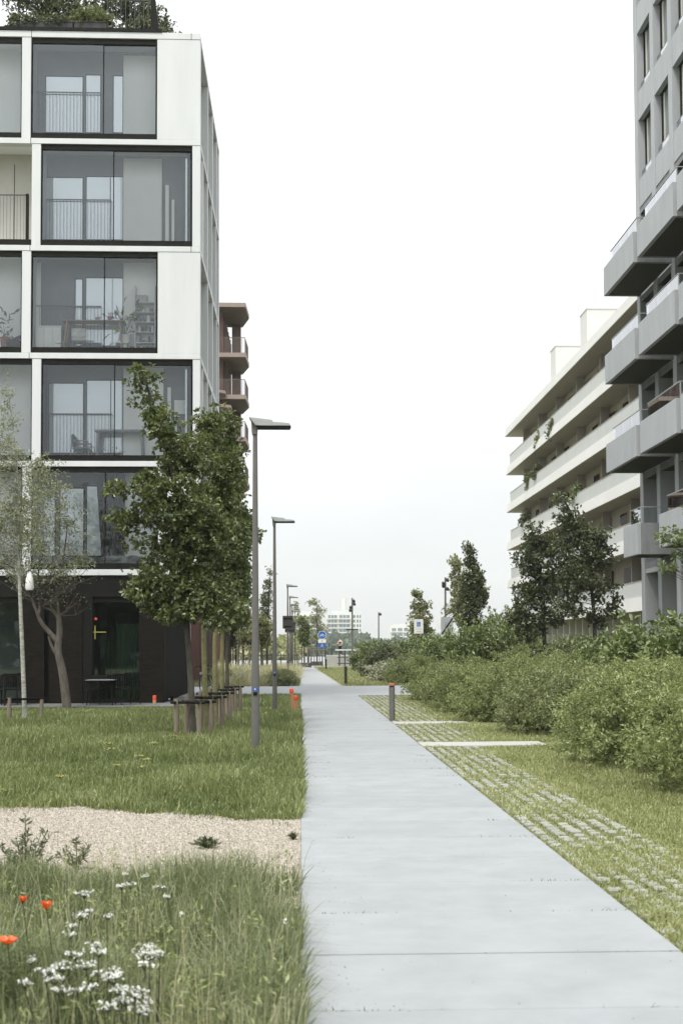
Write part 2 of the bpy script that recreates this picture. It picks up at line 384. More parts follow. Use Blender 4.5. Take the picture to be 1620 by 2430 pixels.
def blades(name, P, h, w, lean, mat_, rng, parent=None, kind='stuff', curve=.5, tint=None):
    "grass: each blade a bent, tapering leaf from its root P"
    n = len(P); az = rng.random(n)*2*math.pi; d = np.stack([np.cos(az), np.sin(az), np.zeros(n)], 1)
    fa = rng.random(n)*2*math.pi; s = np.stack([np.cos(fa), np.sin(fa), np.zeros(n)], 1)*(w*.5)[:, None] if hasattr(w, '__len__') else np.stack([np.cos(fa), np.sin(fa), np.zeros(n)], 1)*w*.5
    ln = (np.abs(rng.normal(0, lean, n)))[:, None]; H = h[:, None]; z = np.array([0, 0, 1.0])
    m1 = P+z*H*.5+d*ln*H*.22; tip = P+z*H*(1-.25*ln)+d*ln*H*(.5+curve)
    m2 = P+z*H*.82+d*ln*H*.55
    V = np.stack([P-s, P+s, m1-s*.85, m1+s*.85, m2-s*.5, m2+s*.5, tip], 1).reshape(-1, 3)
    k = np.arange(n)[:, None]*7
    Fc = np.concatenate([k+np.array(q) for q in ([0, 1, 3], [0, 3, 2], [2, 3, 5], [2, 5, 4], [4, 5, 6])], 1).reshape(-1, 3)
    t = rng.random(n)**1.2 if tint is None else tint
    o = tri_mesh(name, V, Fc, np.repeat(t, 5), mat_, parent)
    if parent is None and kind: o['kind'] = kind
    return o
def vnoise(x, y, s, seed=0):
    "smooth value noise in the plane"
    g = np.random.default_rng(seed).random((64, 64)); x = np.asarray(x)*s; y = np.asarray(y)*s
    i = np.floor(x).astype(int); j = np.floor(y).astype(int); f = x-i; e = y-j; f = f*f*(3-2*f); e = e*e*(3-2*e)
    q = lambda a, b: g[a % 64, b % 64]
    return (q(i, j)*(1-f)+q(i+1, j)*f)*(1-e)+(q(i, j+1)*(1-f)+q(i+1, j+1)*f)*e

# ------------------------------------------------------------------ ground
def struct(o): o['kind'] = 'structure'; return o
def sheet(name, pts, z, m):
    b = MB(); b.face([(x, y, z) for x, y in pts], m); return struct(b.build(name))
g = MB()
g.face([(-1500, -60, -.06), (1500, -60, -.06), (1500, 1900, -.06), (-1500, 1900, -.06)], M['fieldsoil']); struct(g.build('ground'))
def gravel_far(x): return 12.05-.42*np.clip(x, -3.4, 0)+.10*np.sin(x*2.1)+.09*np.sin(x*5.3+1)+.05*np.sin(x*13)
def gravel_near(x): return 8.75+.12*np.sin(x*3.3)+.05*np.sin(x*9)
sheet('meadow_soil', [(-30, -5), (-.01, -5), (-.01, 44.4), (-30, 44.4)], -.03, M['soil'])
xs = np.linspace(-9, -.002, 60)
gb = MB(); vs = [(x, gravel_near(x)-.7, -.012) for x in xs]+[(x, gravel_far(x)+.3, -.012) for x in xs]; n_ = len(xs)
gb.poly(vs, [(i, i+1, n_+i+1, n_+i) for i in range(n_-1)], M['gravel']); struct(gb.build('gravel_path'))
# path: concrete slabs 2 m wide, a finger's gap between them
def slabs():
    V = []; Fc = []; tint = []; y = 2.6; i = 0; rr = np.random.default_rng(3)
    while y < 44.3:
        y1 = min(y+1.03, 44.4); g_ = .009; sk = .018; t = rr.random(); dz = rr.normal(0, .0012)
        p = [(0.0, y+g_/2), (2.0, y+g_/2-sk*2), (2.0, y1-g_/2-sk*2), (0.0, y1-g_/2)]
        b = .004; c = [(0.0+b, y+g_/2+b), (2.0-b, y+g_/2-sk*2+b), (2.0-b, y1-g_/2-sk*2-b), (b, y1-g_/2-b)]
        k = len(V); V += [(x, q, -.05) for x, q in p]+[(x, q, -b+dz) for x, q in p]+[(x, q, dz) for x, q in c]
        f = [(8, 9, 10), (8, 10, 11)]
        for a in range(4):
            e = (a+1) % 4; f += [(a, e, 4+e), (a, 4+e, 4+a), (4+a, 4+e, 8+e), (4+a, 8+e, 8+a)]
        Fc += [tuple(k+q for q in t3) for t3 in f]; tint += [t]*len(f); y = y1; i += 1
    struct(tri_mesh('path', V, Fc, tint, M['path']))
slabs()
sheet('path_bed', [(-.0, 2), (2.0, 2), (2.0, 44.39), (-.0, 44.39)], -.014, M['joint'])
cb = MB(); cb.box(-40, 60, 44.42, 56.0, -.05, -.002, M['pave']); struct(cb.build('crossing_path'))
fp = MB(); fp.prism([(-.06, 56.02), (1.82, 56.02), (1.12, 122), (.16, 122)], -.05, -.004, M['pave']); struct(fp.build('far_path'))
pp = MB(); pp.box(-60, 60, 122.02, 127, -.05, -.006, M['palepave']); struct(pp.build('cross_street'))
sheet('terrace_floor', [(-30, 36.9), (-3.75, 36.9), (-3.2, 44.41), (-30, 44.41)], -.018, M['terrace'])
sheet('lawn_soil', [(2.01, 2), (30, 2), (30, 44.4), (2.01, 44.4)], -.03, M['lawnsoil'])
sheet('far_lawn', [(1.0, 56.02), (40, 56.02), (40, 122), (1.0, 122)], -.04, M['lawnsoil'])
sheet('planting_bed', [(-20, 56.02), (-.1, 56.02), (.1, 90), (-20, 90)], -.04, M['soil'])
kb = MB(); kb.box(2.012, 4.1, 20.95, 21.85, -.05, -.001, M['palepave']); kb.box(2.012, 3.65, 27.25, 28.1, -.05, -.001, M['palepave']); struct(kb.build('kerb_strip'))
# grass pavers
def pavers():
    V = []; Fc = []; T = []; rr = np.random.default_rng(5)
    def blk(x, y, sx, sy, z):
        k = len(V); b = .012
        for (q, zz) in ((0, -.05), (0, z-b), (b, z)):
            V.extend([(x-sx+q, y-sy+q, zz), (x+sx-q, y-sy+q, zz), (x+sx-q, y+sy-q, zz), (x-sx+q, y+sy-q, zz)])
        f = [(8, 9, 10), (8, 10, 11)]
        for a in range(4):
            e = (a+1) % 4; f += [(a, e, 4+e), (a, 4+e, 4+a), (4+a, 4+e, 8+e), (4+a, 8+e, 8+a)]
        Fc.extend([tuple(k+q for q in t3) for t3 in f]); T.extend([rr.random()]*len(f))
    y = 3.2
    while y < 44:
        if not (20.85 < y < 21.95 or 27.15 < y < 28.2):
            wide = 1.0 if y < 21 else 1.35
            x = 2.09; i = 0
            while x < 2.0+wide:
                if rr.random() > .03+.13*(.5+.5*math.sin(y*1.3+x*5))**2: blk(x, y+(.08 if i % 2 else 0)+rr.normal(0, .006), (.044+.006*rr.random()), (.044+.006*rr.random()), -.001+rr.normal(0, .004))
                x += .155; i += 1
        y += .175
    struct(tri_mesh('grass_paver', V, Fc, T, M['paver']))
pavers()

# ------------------------------------------------------------------ grasses
def wedge(n, y0, y1, xl, xr, rng, p=.8):
    "points in the strip, more of them near the viewer's end"
    u = rng.random(n); y = y0*(y1/y0)**(u**p) if y0 > 0 else y0+(y1-y0)*u
    a = xl(y); b = xr(y); return np.stack([a+(b-a)*rng.random(n), y, np.full(n, -.03)], 1)
def left_of(y): return -(713+60)/3000*y-.9
g1 = np.random.default_rng(21)
# meadow behind the gravel
P = wedge(150000, 11.7, 37.2, left_of, lambda y: np.full_like(y, .05), g1, 1.0)
keep = (P[:, 1] > gravel_far(P[:, 0])+.15*(g1.random(len(P))-.2)) & ~((P[:, 0] < -3.4) & (P[:, 1] > 36.9))
P = P[keep]; nz = vnoise(P[:, 0]+50, P[:, 1], .9, 4); nz2 = vnoise(P[:, 0]+90, P[:, 1], 3.2, 5)
P[:, 0] = np.minimum(P[:, 0], .0+.05*(nz2-.5))
edge = np.clip((P[:, 1]-gravel_far(P[:, 0]))/2.2, 0, 1); far_ = np.clip((37.5-P[:, 1])/9, .25, 1)
h = (.05+.18*nz+.09*nz2)*(.55+.7*g1.random(len(P)))*(.45+.55*edge)*far_
blades('meadow_grass', P, h, .010+.00028*P[:, 1], .55, M['grass'], g1, tint=np.clip(.6*g1.random(len(P))**1.3+.5*(nz-.3)+.1, 0, 1))
P = wedge(15000, 37, 44.3, lambda y: np.full_like(y, -3.0), lambda y: np.full_like(y, .0), g1, 1)
blades('verge_grass', P, .06+.1*g1.random(len(P)), .02, .5, M['grass'], g1)
# tall grass near the viewer, with wild flowers
P = wedge(90000, 3.4, 9.1, lambda y: -.245*y-.8, lambda y: np.full_like(y, .03), g1, .9); P[:, 0] -= .08*vnoise(P[:, 0]*0+3, P[:, 1], 5, 88)
keep = P[:, 1] < gravel_near(P[:, 0])+.1*(g1.random(len(P))-.5)
P = P[keep]; nz = vnoise(P[:, 0]+20, P[:, 1], 1.6, 8); nz2 = vnoise(P[:, 0]+9, P[:, 1], 5, 9)
right = np.clip((P[:, 0]+1.5)/1.5, 0, 1)
dens = g1.random(len(P)) < np.clip(.18+1.0*nz, 0, 1); P = P[dens]; nz = nz[dens]; nz2 = nz2[dens]; right = right[dens]
h = (.10+.20*nz+.12*nz2*right)*(.5+.75*g1.random(len(P)))
h *= (.6+.4*np.clip(-P[:, 0]/.35, 0, 1))*(1+.55*np.clip((-P[:, 0]-.5)/.6, 0, 1)*np.clip((6.6-P[:, 1])/1.2, 0, 1))
blades('tall_grass', P, h, .0042+.0035*g1.random(len(P)), .62, M['grassn'], g1, curve=.7, tint=np.clip(.65*g1.random(len(P))**1.4+.45*(nz2-.35)+.1, 0, 1))
# herbs and seed heads mixed into the tall grass
P = wedge(900, 3.6, 8.8, lambda y: -.245*y-.8, lambda y: np.full_like(y, -.05), g1, .9); rep = 16; c_ = np.repeat(P, rep, 0); hh = .10+.22*g1.random(len(P)); c_[:, 2] += np.repeat(hh, rep)*g1.random(len(c_)); c_[:, :2] += g1.normal(0, .03, (len(c_), 2))
V, Fc = leaves(c_, norm(g1.normal(size=(len(c_), 3))+np.array([0, 0, .6])), .038, .32, 0, .7, .6, g1); o = tri_mesh('meadow_herbs', V, Fc, np.repeat(np.clip(g1.random(len(P))[:, None]*.7+.3*g1.random((len(P), rep)), 0, 1).ravel(), 2), M['shrub'], None); o['kind'] = 'stuff'
P = wedge(2600, 3.5, 9, lambda y: -.245*y-.8, lambda y: np.full_like(y, .0), g1, .9); blades('seed_stalks', P, .28+.22*g1.random(len(P)), .0032, .35, M['strawgrass'], g1)
P = wedge(5200, 11.2, 14, left_of, lambda y: np.full_like(y, .0), g1, 1); P = P[P[:, 1] > gravel_far(P[:, 0])-.75*vnoise(P[:, 0]+31, P[:, 1], 2.4, 71)**2*g1.random(len(P))]; blades('gravel_edge_grass', P, .03+.08*g1.random(len(P)), .010, .9, M['grass'], g1)
P = wedge(3000, 8, 9.6, left_of, lambda y: np.full_like(y, .0), g1, 1); P = P[(P[:, 1] < gravel_near(P[:, 0])+.5*g1.random(len(P))**2)]; blades('gravel_edge_herbs', P, .04+.12*g1.random(len(P)), .006, .8, M['grassn'], g1)
# mown lawn and the grass in the pavers
P = wedge(170000, 6.2, 44.2, lambda y: np.full_like(y, 2.03), lambda y: 2.9+.16*y, g1, 1.0)
lo = ((P[:, 1] > 20.9) & (P[:, 1] < 21.9)) | ((P[:, 1] > 27.2) & (P[:, 1] < 28.15)); P = P[~lo & (P[:, 0] < 8)]
nz = vnoise(P[:, 0], P[:, 1], 1.4, 14); pv = P[:, 0] < 3.05; keep = ~pv | (g1.random(len(P)) < .30+.5*nz); P = P[keep]; nz = nz[keep]; pv = pv[keep]
h = np.where(pv, .026+.036*nz, .03+.06*nz)*(.6+.8*g1.random(len(P)))
blades('lawn_grass', P, h, .008+.0003*P[:, 1], .8, M['lawn'], g1, tint=np.clip(.7*g1.random(len(P))+.4*(nz-.3), 0, 1))
P = wedge(30000, 56.2, 118, lambda y: 1.95-(y-56)/66*.7, lambda y: np.full_like(y, 9), g1, 1)
blades('far_lawn_grass', P, .06+.1*g1.random(len(P)), .03, .7, M['lawn'], g1)
# ornamental grass bed beyond the crossing
P = wedge(42000, 56.4, 88, lambda y: np.full_like(y, -9.5), lambda y: -.12+(y-56)*.004, g1, .8); nz = vnoise(P[:, 0], P[:, 1], .8, 31)
front = np.clip((P[:, 1]-56.4)/2.5, 0, 1)
nz2 = vnoise(P[:, 0]+7, P[:, 1]*.6, 2.6, 33); nz3 = vnoise(P[:, 0]+3, P[:, 1]*.5, 1.3, 34)
blades('ornamental_grass', P, np.clip(.12+1.0*nz*(.25+.75*front)*(.35+.9*nz2), .1, 1.4)*(.5+.7*g1.random(len(P))), .026, .8, M['strawgrass'], g1, tint=np.clip(.55*g1.random(len(P))+.6*front*nz3+.2*nz2-.08, 0, 1))
P = wedge(3600, 12.5, 37, left_of, lambda y: np.full_like(y, -.05), g1, 1); P = P[(P[:, 1] > gravel_far(P[:, 0])+.5) & ~((P[:, 0] < -3.4) & (P[:, 1] > 36))]; ff = np.clip((38-P[:, 1])/10, .3, 1); blades('meadow_seed_stalks', P, (.18+.20*g1.random(len(P)))*ff, .0035+.00012*P[:, 1], .45, M['grass'], g1)
P = wedge(260, 4, 20, lambda y: np.full_like(y, .02), lambda y: np.full_like(y, 1.9), g1, .8); P[:, 0] = np.where(g1.random(len(P)) < .6, abs(g1.normal(0, .22, len(P)))+.02, P[:, 0]); P[:, 2] = .003; V, Fc = leaves(P, norm(np.concatenate([g1.normal(size=(len(P), 2)), np.zeros((len(P), 1))], 1)), .012, .5, -.02, .05, 3, g1); o = tri_mesh('path_litter', V, Fc, g1.random(len(P)*2)*.5, M['weed']); o['kind'] = 'stuff'
# gravel: loose stones
ns = 110000; x = -(g1.random(ns)**1)*4.4-.004; y0 = gravel_near(x)-.5; y1 = gravel_far(x)+.1; y = y0+(y1-y0)*(g1.random(ns)**1.15); x = np.where(g1.random(ns) < .006, abs(g1.normal(0, .18, ns)), x)
ctr = np.stack([x, y, np.full(ns, -.012)], 1); r = .0045+.0065*g1.random(ns)
vv = np.array([(1, 0, 0), (-.5, .87, 0), (-.5, -.87, 0), (0, 0, .9)]); ang = g1.random(ns)*6.28; ca, sa = np.cos(ang), np.sin(ang)
R = np.stack([np.stack([ca, -sa, 0*ca], 1), np.stack([sa, ca, 0*ca], 1), np.stack([0*ca, 0*ca, 1+0*ca], 1)], 1)
V = (np.einsum('nij,kj->nki', R, vv)+g1.normal(0, .22, (ns, 4, 3)))*r[:, None, None]+ctr[:, None, :]
k = np.arange(ns)[:, None]*4; Fc = np.concatenate([k+np.array(q) for q in ([0, 1, 3], [1, 2, 3], [2, 0, 3])], 1).reshape(-1, 3)
o = tri_mesh('gravel', V.reshape(-1, 3), Fc, np.repeat(g1.random(ns), 3), M['stone']); o['kind'] = 'stuff'
# grass creeping over slab joints
P = []
for k in range(2, 40):
    for side in (0, 1):
        if g1.random() < .55:
            yj = 2.6+1.03*k; n = int(6+20*g1.random()); xx = (.03+abs(g1.normal(0, .25, n))) if side == 0 else 1.97-abs(g1.normal(0, .22, n))
            P.append(np.stack([xx, yj-.018*xx+g1.normal(0, .006, n), np.full(n, -.012)], 1))
P = np.concatenate(P); blades('joint_weeds', P, .012+.022*g1.random(len(P)), .006, 1.0, M['weed'], g1)
# ------------------------------------------------------------------ white framed apartment building on the left
Y0 = 39.5; XL = -3.12; YE = 48.9
def bx(x, y, Y=Y0): return A(x, y, Y)[0]
def bz(y, Y=Y0): return A(300, y, Y)[2]
LB = thing('apartment_building', 'white framed apartment building with big glazed loggias over a dark brick ground floor', 'building', (XL, Y0, 0))
LEV = [(76, 91), (330, 343), (583.5, 596.5), (838, 851.5), (1094, 1107), (1351, 1365)]
ZL = [(bz(a), bz(b)) for a, b in LEV]
XW = -19.0
for i, (zt, zb) in enumerate(ZL):
    b = MB(); b.box(XW, XL, Y0, Y0+.30, zb, zt, M['white']); b.box(XL-.30, XL, Y0+.302, YE, zb, zt, M['white'])
    b.box(XW, XL-.302, Y0+.302, Y0+1.12, zb+.03, zt-.03, M['wallwhite'])
    b.build('slab_band', LB, bevel=.008)
# thin shadow joints where the cladding sheets meet
for i, (zt, zb) in enumerate(ZL):
    xj = bx(74, 300) if i in (0, 1, 2, 3) else bx(74, 1100)
    jt = MB(); jt.box(xj-.008, xj+.008, Y0-.003, Y0+.02, zb-.002, zt+.002, M['black']); jt.build('cladding_joint', LB)
    if i in (0, 2): jt = MB(); jt.box(bx(454, 300)-.008, bx(454, 300)+.008, Y0-.003, Y0+.02, zb-.002, zt+.002, M['black']); jt.build('cladding_joint', LB)
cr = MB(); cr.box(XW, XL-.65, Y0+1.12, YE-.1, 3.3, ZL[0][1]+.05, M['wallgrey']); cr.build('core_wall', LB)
cap = MB(); cap.box(XW, bx(385, 72), Y0-.03, Y0+.5, ZL[0][0]+.002, ZL[0][0]+.11, M['black']); cap.box(XW, XL-.3, Y0+.5, YE-.2, ZL[0][0]+.001, ZL[0][0]+.07, M['darkgrey']); cap.build('roof_edge', LB)
def pier(x0, x1, f, name='pier', m='white', yy=.012):
    zt = ZL[f][1]-.006; zb = ZL[f+1][0]+.006; b = MB(); b.box(x0, x1, Y0+yy, Y0+.34, zb, zt, M[m]); b.build(name, LB, bevel=.006)
def bars(b, x0, x1, y, z0, z1, step=.105, m='rail', r=.0052):
    b.box(x0, x1, y-.02, y+.02, z1-.03, z1, M[m]); n = max(1, int(abs(x1-x0)/step))
    for k in range(n+1):
        x = x0+(x1-x0)*k/n; b.box(x-r, x+r, y-r, y+r, z0, z1-.03, M[m])
def window(x0, x1, f, split=None):
    zt = ZL[f][1]; zb = ZL[f+1][0]; b = MB(); y = Y0+.05
    b.box(x0, x1, y, y+.12, zt-.17, zt-.004, M['black']); b.box(x0, x1, y, y+.16, zb+.004, zb+.19, M['black'])
    b.box(x0, x0+.035, y+.01, y+.1, zb+.19, zt-.17, M['black']); b.box(x1-.035, x1, y+.01, y+.1, zb+.19, zt-.17, M['black'])
    xs_ = [x0+.035]+([split] if split else [])+[x1-.035]
    if split: b.box(split-.012, split+.012, y+.02, y+.07, zb+.19, zt-.17, M['black'])
    w = b.build('window', LB)
    for k in range(len(xs_)-1):
        p = MB(); yy = y+.04+.03*k; p.box(xs_[k]+.013, xs_[k+1]-.013, yy, yy+.012, zb+.19, zt-.17, M['glass']); p.build('pane', w)
DB = 1.0
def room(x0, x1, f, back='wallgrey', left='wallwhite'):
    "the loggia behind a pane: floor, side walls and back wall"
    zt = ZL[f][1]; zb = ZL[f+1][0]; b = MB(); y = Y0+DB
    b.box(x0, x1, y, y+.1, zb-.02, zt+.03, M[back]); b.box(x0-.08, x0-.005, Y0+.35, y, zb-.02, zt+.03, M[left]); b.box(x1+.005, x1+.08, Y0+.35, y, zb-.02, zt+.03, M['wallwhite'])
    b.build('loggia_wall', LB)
def inner(rects, f, m='mirror', name='inner_window', off=.03):
    "openings in the back wall of a loggia, from survey rectangles"
    for (a, t, c, bt) in rects:
        Yb = Y0+DB-off; p = A(a, t, Yb); q = A(c, bt, Yb); b = MB(); zb = max(q[2], ZL[f+1][0]+.02)
        if m == 'mirror':
            b.box(p[0]-.03, q[0]+.03, Yb-.02, Yb+.025, zb-.02, p[2]+.04, M['darkgrey']); w = b.build(name, LB)
            g_ = MB(); g_.box(p[0], q[0], Yb-.026, Yb-.021, zb+.02, p[2], M['mirror']); g_.build('pane', w)
        else:
            b.box(p[0], q[0], Yb-.04, Yb+.02, zb-.01, p[2], M[m]); b.build(name, LB)
def rail(x0, x1, yt, yb, f, off=.86, mid=None):
    Yr = Y0+off; p = A(x0, yt, Yr); q = A(x1, yb, Yr); b = MB(); bars(b, p[0], q[0], Yr, ZL[f+1][0]+.05, p[2]); b.build('railing', LB)

xa, xb_, xc, xd = bx(52, 230), bx(73.6, 230), bx(371.7, 230), XL
pier(xa, xb_, 0); pier(xc+.02, XL-.002, 0, 'wall_panel'); window(xb_, xc, 0, bx(245, 220)); window(XW+8, xa, 0)
room(xb_, xc, 0, left='cement'); inner([(111, 183, 196, 316), (206, 180, 238, 316), (271, 182, 291, 316)], 0); inner([(294, 133, 374, 330)], 0, 'wallwhite', 'inner_wall', .1)
rail(77, 240, 217, 312, 0); room(XW+8, xa, 0, 'wallwhite')
xa, xb_, xc = bx(75.5, 470), bx(97, 470), bx(455, 470)
pier(xa, xb_, 1); pier(xc+.02, XL-.002, 1); window(xb_, xc, 1, bx(269, 470))
room(xb_, xc, 1); inner([(111, 423, 196, 570), (207, 421, 261, 570), (264, 421, 291, 570)], 1); inner([(294, 377, 384, 590), (393, 440, 401, 590), (408, 475, 414, 590)], 1, 'wallwhite', 'inner_wall', .1)
rail(111, 264, 472, 572, 1)
room(XW+8, xa, 1, 'cement', 'cement')
jb = MB(); xj = A(35, 450, Y0+DB)[0]; jb.box(xj-.012, xj+.012, Y0+DB-.005, Y0+DB+.02, ZL[2][0], ZL[1][1]-.3, M['darkgrey']); jb.build('wall_joint', LB)
b = MB(); p = A(66, 462, Y0+.15); bars(b, XW+8, p[0], Y0+.15, ZL[2][0]+.2, p[2]); b.box(p[0]-.04, p[0]+.04, Y0+.09, Y0+.21, ZL[2][0]+.2, p[2]+.01, M['black']); b.box(XW+8, xa-.02, Y0+.06, Y0+.3, ZL[2][0]+.004, ZL[2][0]+.2, M['black']); b.build('railing', LB)
xa, xb_, xc = bx(52, 720), bx(73.6, 720), bx(373, 720)
pier(xa, xb_, 2); pier(xc+.02, XL-.002, 2, 'wall_panel'); window(xb_, xc, 2, bx(247, 720)); window(XW+8, xa, 2)
room(xb_, xc, 2); inner([(181, 664, 195, 822), (206, 661, 291, 822)], 2); inner([(294, 624, 377, 822)], 2, 'wallwhite', 'inner_wall', .1); inner([(75, 624, 97, 822)], 2, 'wallwhite', 'inner_wall', .1)
rail(78, 240, 725, 822, 2); room(XW+8, xa, 2, 'wallwhite')
xa, xb_, xc = bx(76, 970), bx(97.5, 970), bx(456, 970)
pier(xa, xb_, 3); pier(xc+.02, XL-.002, 3); window(xb_, xc, 3, bx(271, 970)); window(XW+8, xa, 3)
room(xb_, xc, 3, left='black'); inner([(118, 911, 197, 1076), (208, 904, 262, 1076), (265, 904, 291, 1076)], 3); inner([(294, 873, 388, 1090), (398, 920, 406, 1090), (414, 950, 420, 1090)], 3, 'wallwhite', 'inner_wall', .1); inner([(420, 950, 441, 982)], 3, 'wallwhite', 'wall_picture', .1)
rail(118, 266, 981, 1075, 3); room(XW+8, xa, 3, 'wallwhite')
xa, xb_, xc = bx(53, 1220), bx(74.5, 1220), bx(374, 1220)
pier(xa, xb_, 4); pier(xc+.02, XL-.002, 4, 'wall_panel'); window(xb_, xc, 4, bx(249, 1220)); window(XW+8, xa, 4)
room(xb_, xc, 4); inner([(80, 1160, 130, 1320), (145, 1160, 198, 1320), (208, 1155, 240, 1320)], 4); inner([(296, 1122, 377, 1340)], 4, 'wallwhite', 'inner_wall', .1); room(XW+8, xa, 4, 'wallwhite')
cu = MB()   # drawn-back dark curtain
p = A(228, 1125, Y0+.6); q = A(296, 1335, Y0+.6); n = 22; fr = []; 
for k in range(n+1):
    u = k/n; fr.append((p[0]+(q[0]-p[0])*u, Y0+.6+.05*math.sin(u*40)))
for k in range(n):
    (xa1, ya1), (xa2, ya2) = fr[k], fr[k+1]; sh = .0
    x1b, x2b = q[0]-(q[0]-xa1)*.75, q[0]-(q[0]-xa2)*.75
    cu.poly([(x1b, ya1, ZL[5][0]+.02), (x2b, ya2, ZL[5][0]+.02), (xa2, ya2, p[2]), (xa1, ya1, p[2])], [(0, 1, 2, 3)], M['leather'], True)
cu.build('curtain', LB)
# side facade: posts and recessed glazing between the bands
sideA = [39.9, 43.1, 45.45, 47.8, YE]; sideB = [39.9, 40.95, 42.95, 45.1, 47.3, YE]
for f in range(5):
    zt = ZL[f][1]-.004; zb = ZL[f+1][0]+.004; S = sideA if f in (0, 2, 4) else sideB
    for k in range(1, len(S)):
        w_ = .26; b = MB(); b.box(XL-.42, XL-.006, S[k]-w_, S[k]-.004, zb, zt, M['white']); b.build('side_pier', LB)
    gl = MB(); gl.box(XL-.50, XL-.44, Y0+.36, YE-.01, zb, zt, M['greyglaze'])
    for k in range(1, len(S)): gl.box(XL-.44, XL-.40, S[k]-w_-.10, S[k]-w_-.004, zb, zt, M['black'])
    gl.build('side_window', LB)
    sf = MB(); sf.box(XL-.43, XL-.302, Y0+.36, YE-.3, zt-.045, zt, M['black']); sf.build('side_soffit', LB)
# ground floor
zf = ZL[5][1]; b = MB(); b.box(XW, -4.3, Y0+.06, Y0+.36, 3.28, zf-.004, M['black']); b.box(-4.298, XL-.02, Y0+.05, YE, zf-.3, zf-.005, M['black']); b.build('fascia', LB)
gx = lambda x: bx(x, 1560)
for (u, v) in ((55, 105), (117, 196), (332, 389)):
    b = MB(); b.box(gx(u), gx(v), Y0+.02, Y0+.45, -.05, 3.276, M['brick']); b.build('brick_pier', LB)
b = MB(); b.box(gx(105)+.002, gx(117)-.002, Y0+.2, Y0+.45, -.05, 3.276, M['black']); b.build('door_recess', LB)
b = MB(); b.box(gx(196)+.002, gx(219), Y0+.05, Y0+.45, -.05, 3.276, M['black']); b.build('door_frame', LB)
def shop(x0, x1):
    b = MB(); y = Y0+.12; b.box(x0, x1, y, y+.08, -.05, .10, M['black']); b.box(x0, x1, y, y+.08, 3.1, 3.276, M['black']); b.box(x0, x0+.04, y, y+.08, .1, 3.1, M['black']); b.box(x1-.04, x1, y, y+.08, .1, 3.1, M['black'])
    w = b.build('shop_window', LB); p = MB(); p.box(x0+.04, x1-.04, y+.03, y+.045, .1, 3.1, M['glassdark']); p.build('pane', w); return w
w1 = shop(gx(219)+.002, gx(332)-.002); w2 = shop(XW+9, gx(55)-.002)
def curtain(xa, xb2, y, z0, z1, n, m):
    b = MB(); r = np.random.default_rng(int(abs(xa*100))); nn = n*6
    pts = [(xa+(xb2-xa)*k/nn, y+.06*math.sin(k/nn*n*6.28+1.5*math.sin(k*.21))+.015*r.normal()) for k in range(nn+1)]
    b.poly([(x, yy, z0) for x, yy in pts]+[(x, yy, z1) for x, yy in pts], [(k, k+1, nn+2+k, nn+1+k) for k in range(nn)], m, True); return b.build('curtain', LB)
curtain(gx(268), gx(331), Y0+.7, .05, 2.45, 9, M['curtain']); curtain(gx(219), gx(262), Y0+1.6, .6, 1.9, 7, M['curtain']); curtain(gx(30), gx(54), Y0+1.0, .3, 1.7, 5, M['curtain'])
b = MB(); b.box(XW, -4.32, Y0+3.0, Y0+3.2, -.05, zf-.01, M['wallgrey']); b.box(XW, -4.32, Y0+.45, Y0+3.0, -.05, -.01, M['wallgrey']); b.box(XW, -4.32, Y0+.46, Y0+3.0, 3.282, 3.3, M['wallgrey']); b.box(gx(205), gx(218), Y0+.46, Y0+3, -.01, 3.28, M['wallgrey']); b.build('shop_room', LB)
fl = MB(); k = Y0+.1
while k < 47.6:
    fl.box(-4.36, -4.22, k, k+.16, -.05, zf-.31, M['black']); fl.box(-4.36, -4.30, k+.161, k+.34, -.05, zf-.31, M['darkgrey']); k += .345
fl.build('fluted_wall', LB)
b = MB(); b.box(-4.30, -4.12, 47.7, 47.95, -.05, zf-.31, M['polelt']); b.build('corner_post', LB)
d = MB(); p = A(226, 1500, Y0+.10); d.box(p[0]-.012, p[0]+.012, Y0+.105, Y0+.115, p[2]-.22, p[2]+.20, M['petalyellow']); d.box(p[0]-.06, p[0]+.34, Y0+.10, Y0+.104, p[2]-.012, p[2]+.012, M['petalyellow']); d.build('window_ornament', w1)
dd = MB(); q = A(228, 1469, Y0+.1); dd.ball((q[0], Y0+.1, q[2]), (.045, .012, .05), M['orange']); dd.build('red_dot', w1)

# ---- the roof garden
zr = ZL[0][0]+.11
def planter(x0, x1, y, label):
    t = thing('planter_box', label, 'planter', (bx(x0, 60), y, zr), 'planters on the roof edge')
    b = MB(); a, c = bx(x0, 60), bx(x1, 60); b.box(a, c, y, y+.55, zr, zr+.36, M['darkgrey']); b.box(a-.015, c+.015, y-.015, y+.565, zr+.36, zr+.40, M['darkgrey']); b.build('box', t)
    e = MB(); e.box(a+.03, c-.03, y+.03, y+.52, zr+.35, zr+.405, M['soil']); e.build('earth', t); return a, c
pl1 = planter(22, 168, Y0+.35, 'long dark planter with trailing plants on the roof edge'); pl2 = planter(172, 249, Y0+.35, 'shorter dark planter under the rounded pale green roof bush')
def bush(name, label, cat, c, blobs, ncl, per, cr, size, lm, seed, group=None, **kw):
    rng = np.random.default_rng(seed); t = thing(name, label, cat, c, group); c = np.array(c, float)
    B = [(c[0]+q[0], c[1]+q[1], c[2]+q[2], q[3], q[4], q[5]) for q in blobs]
    o, cc = foliage('foliage', t, B, ncl, per, cr, size, lm, rng, **kw)
    lb = MB()
    for e in cc[::max(1, ncl//24)]:
        p = c+np.array([(e[0]-c[0])*.4, (e[1]-c[1])*.3, -.02]); lb.tube([p, (p+e)/2+np.array([0, 0, .05]), e], [.012, .008, .004], M['bark'], 5, False)
    lb.build('stem', t); return t
L1 = (pl1[0]+pl1[1])/2; hw = (pl1[1]-pl1[0])/2
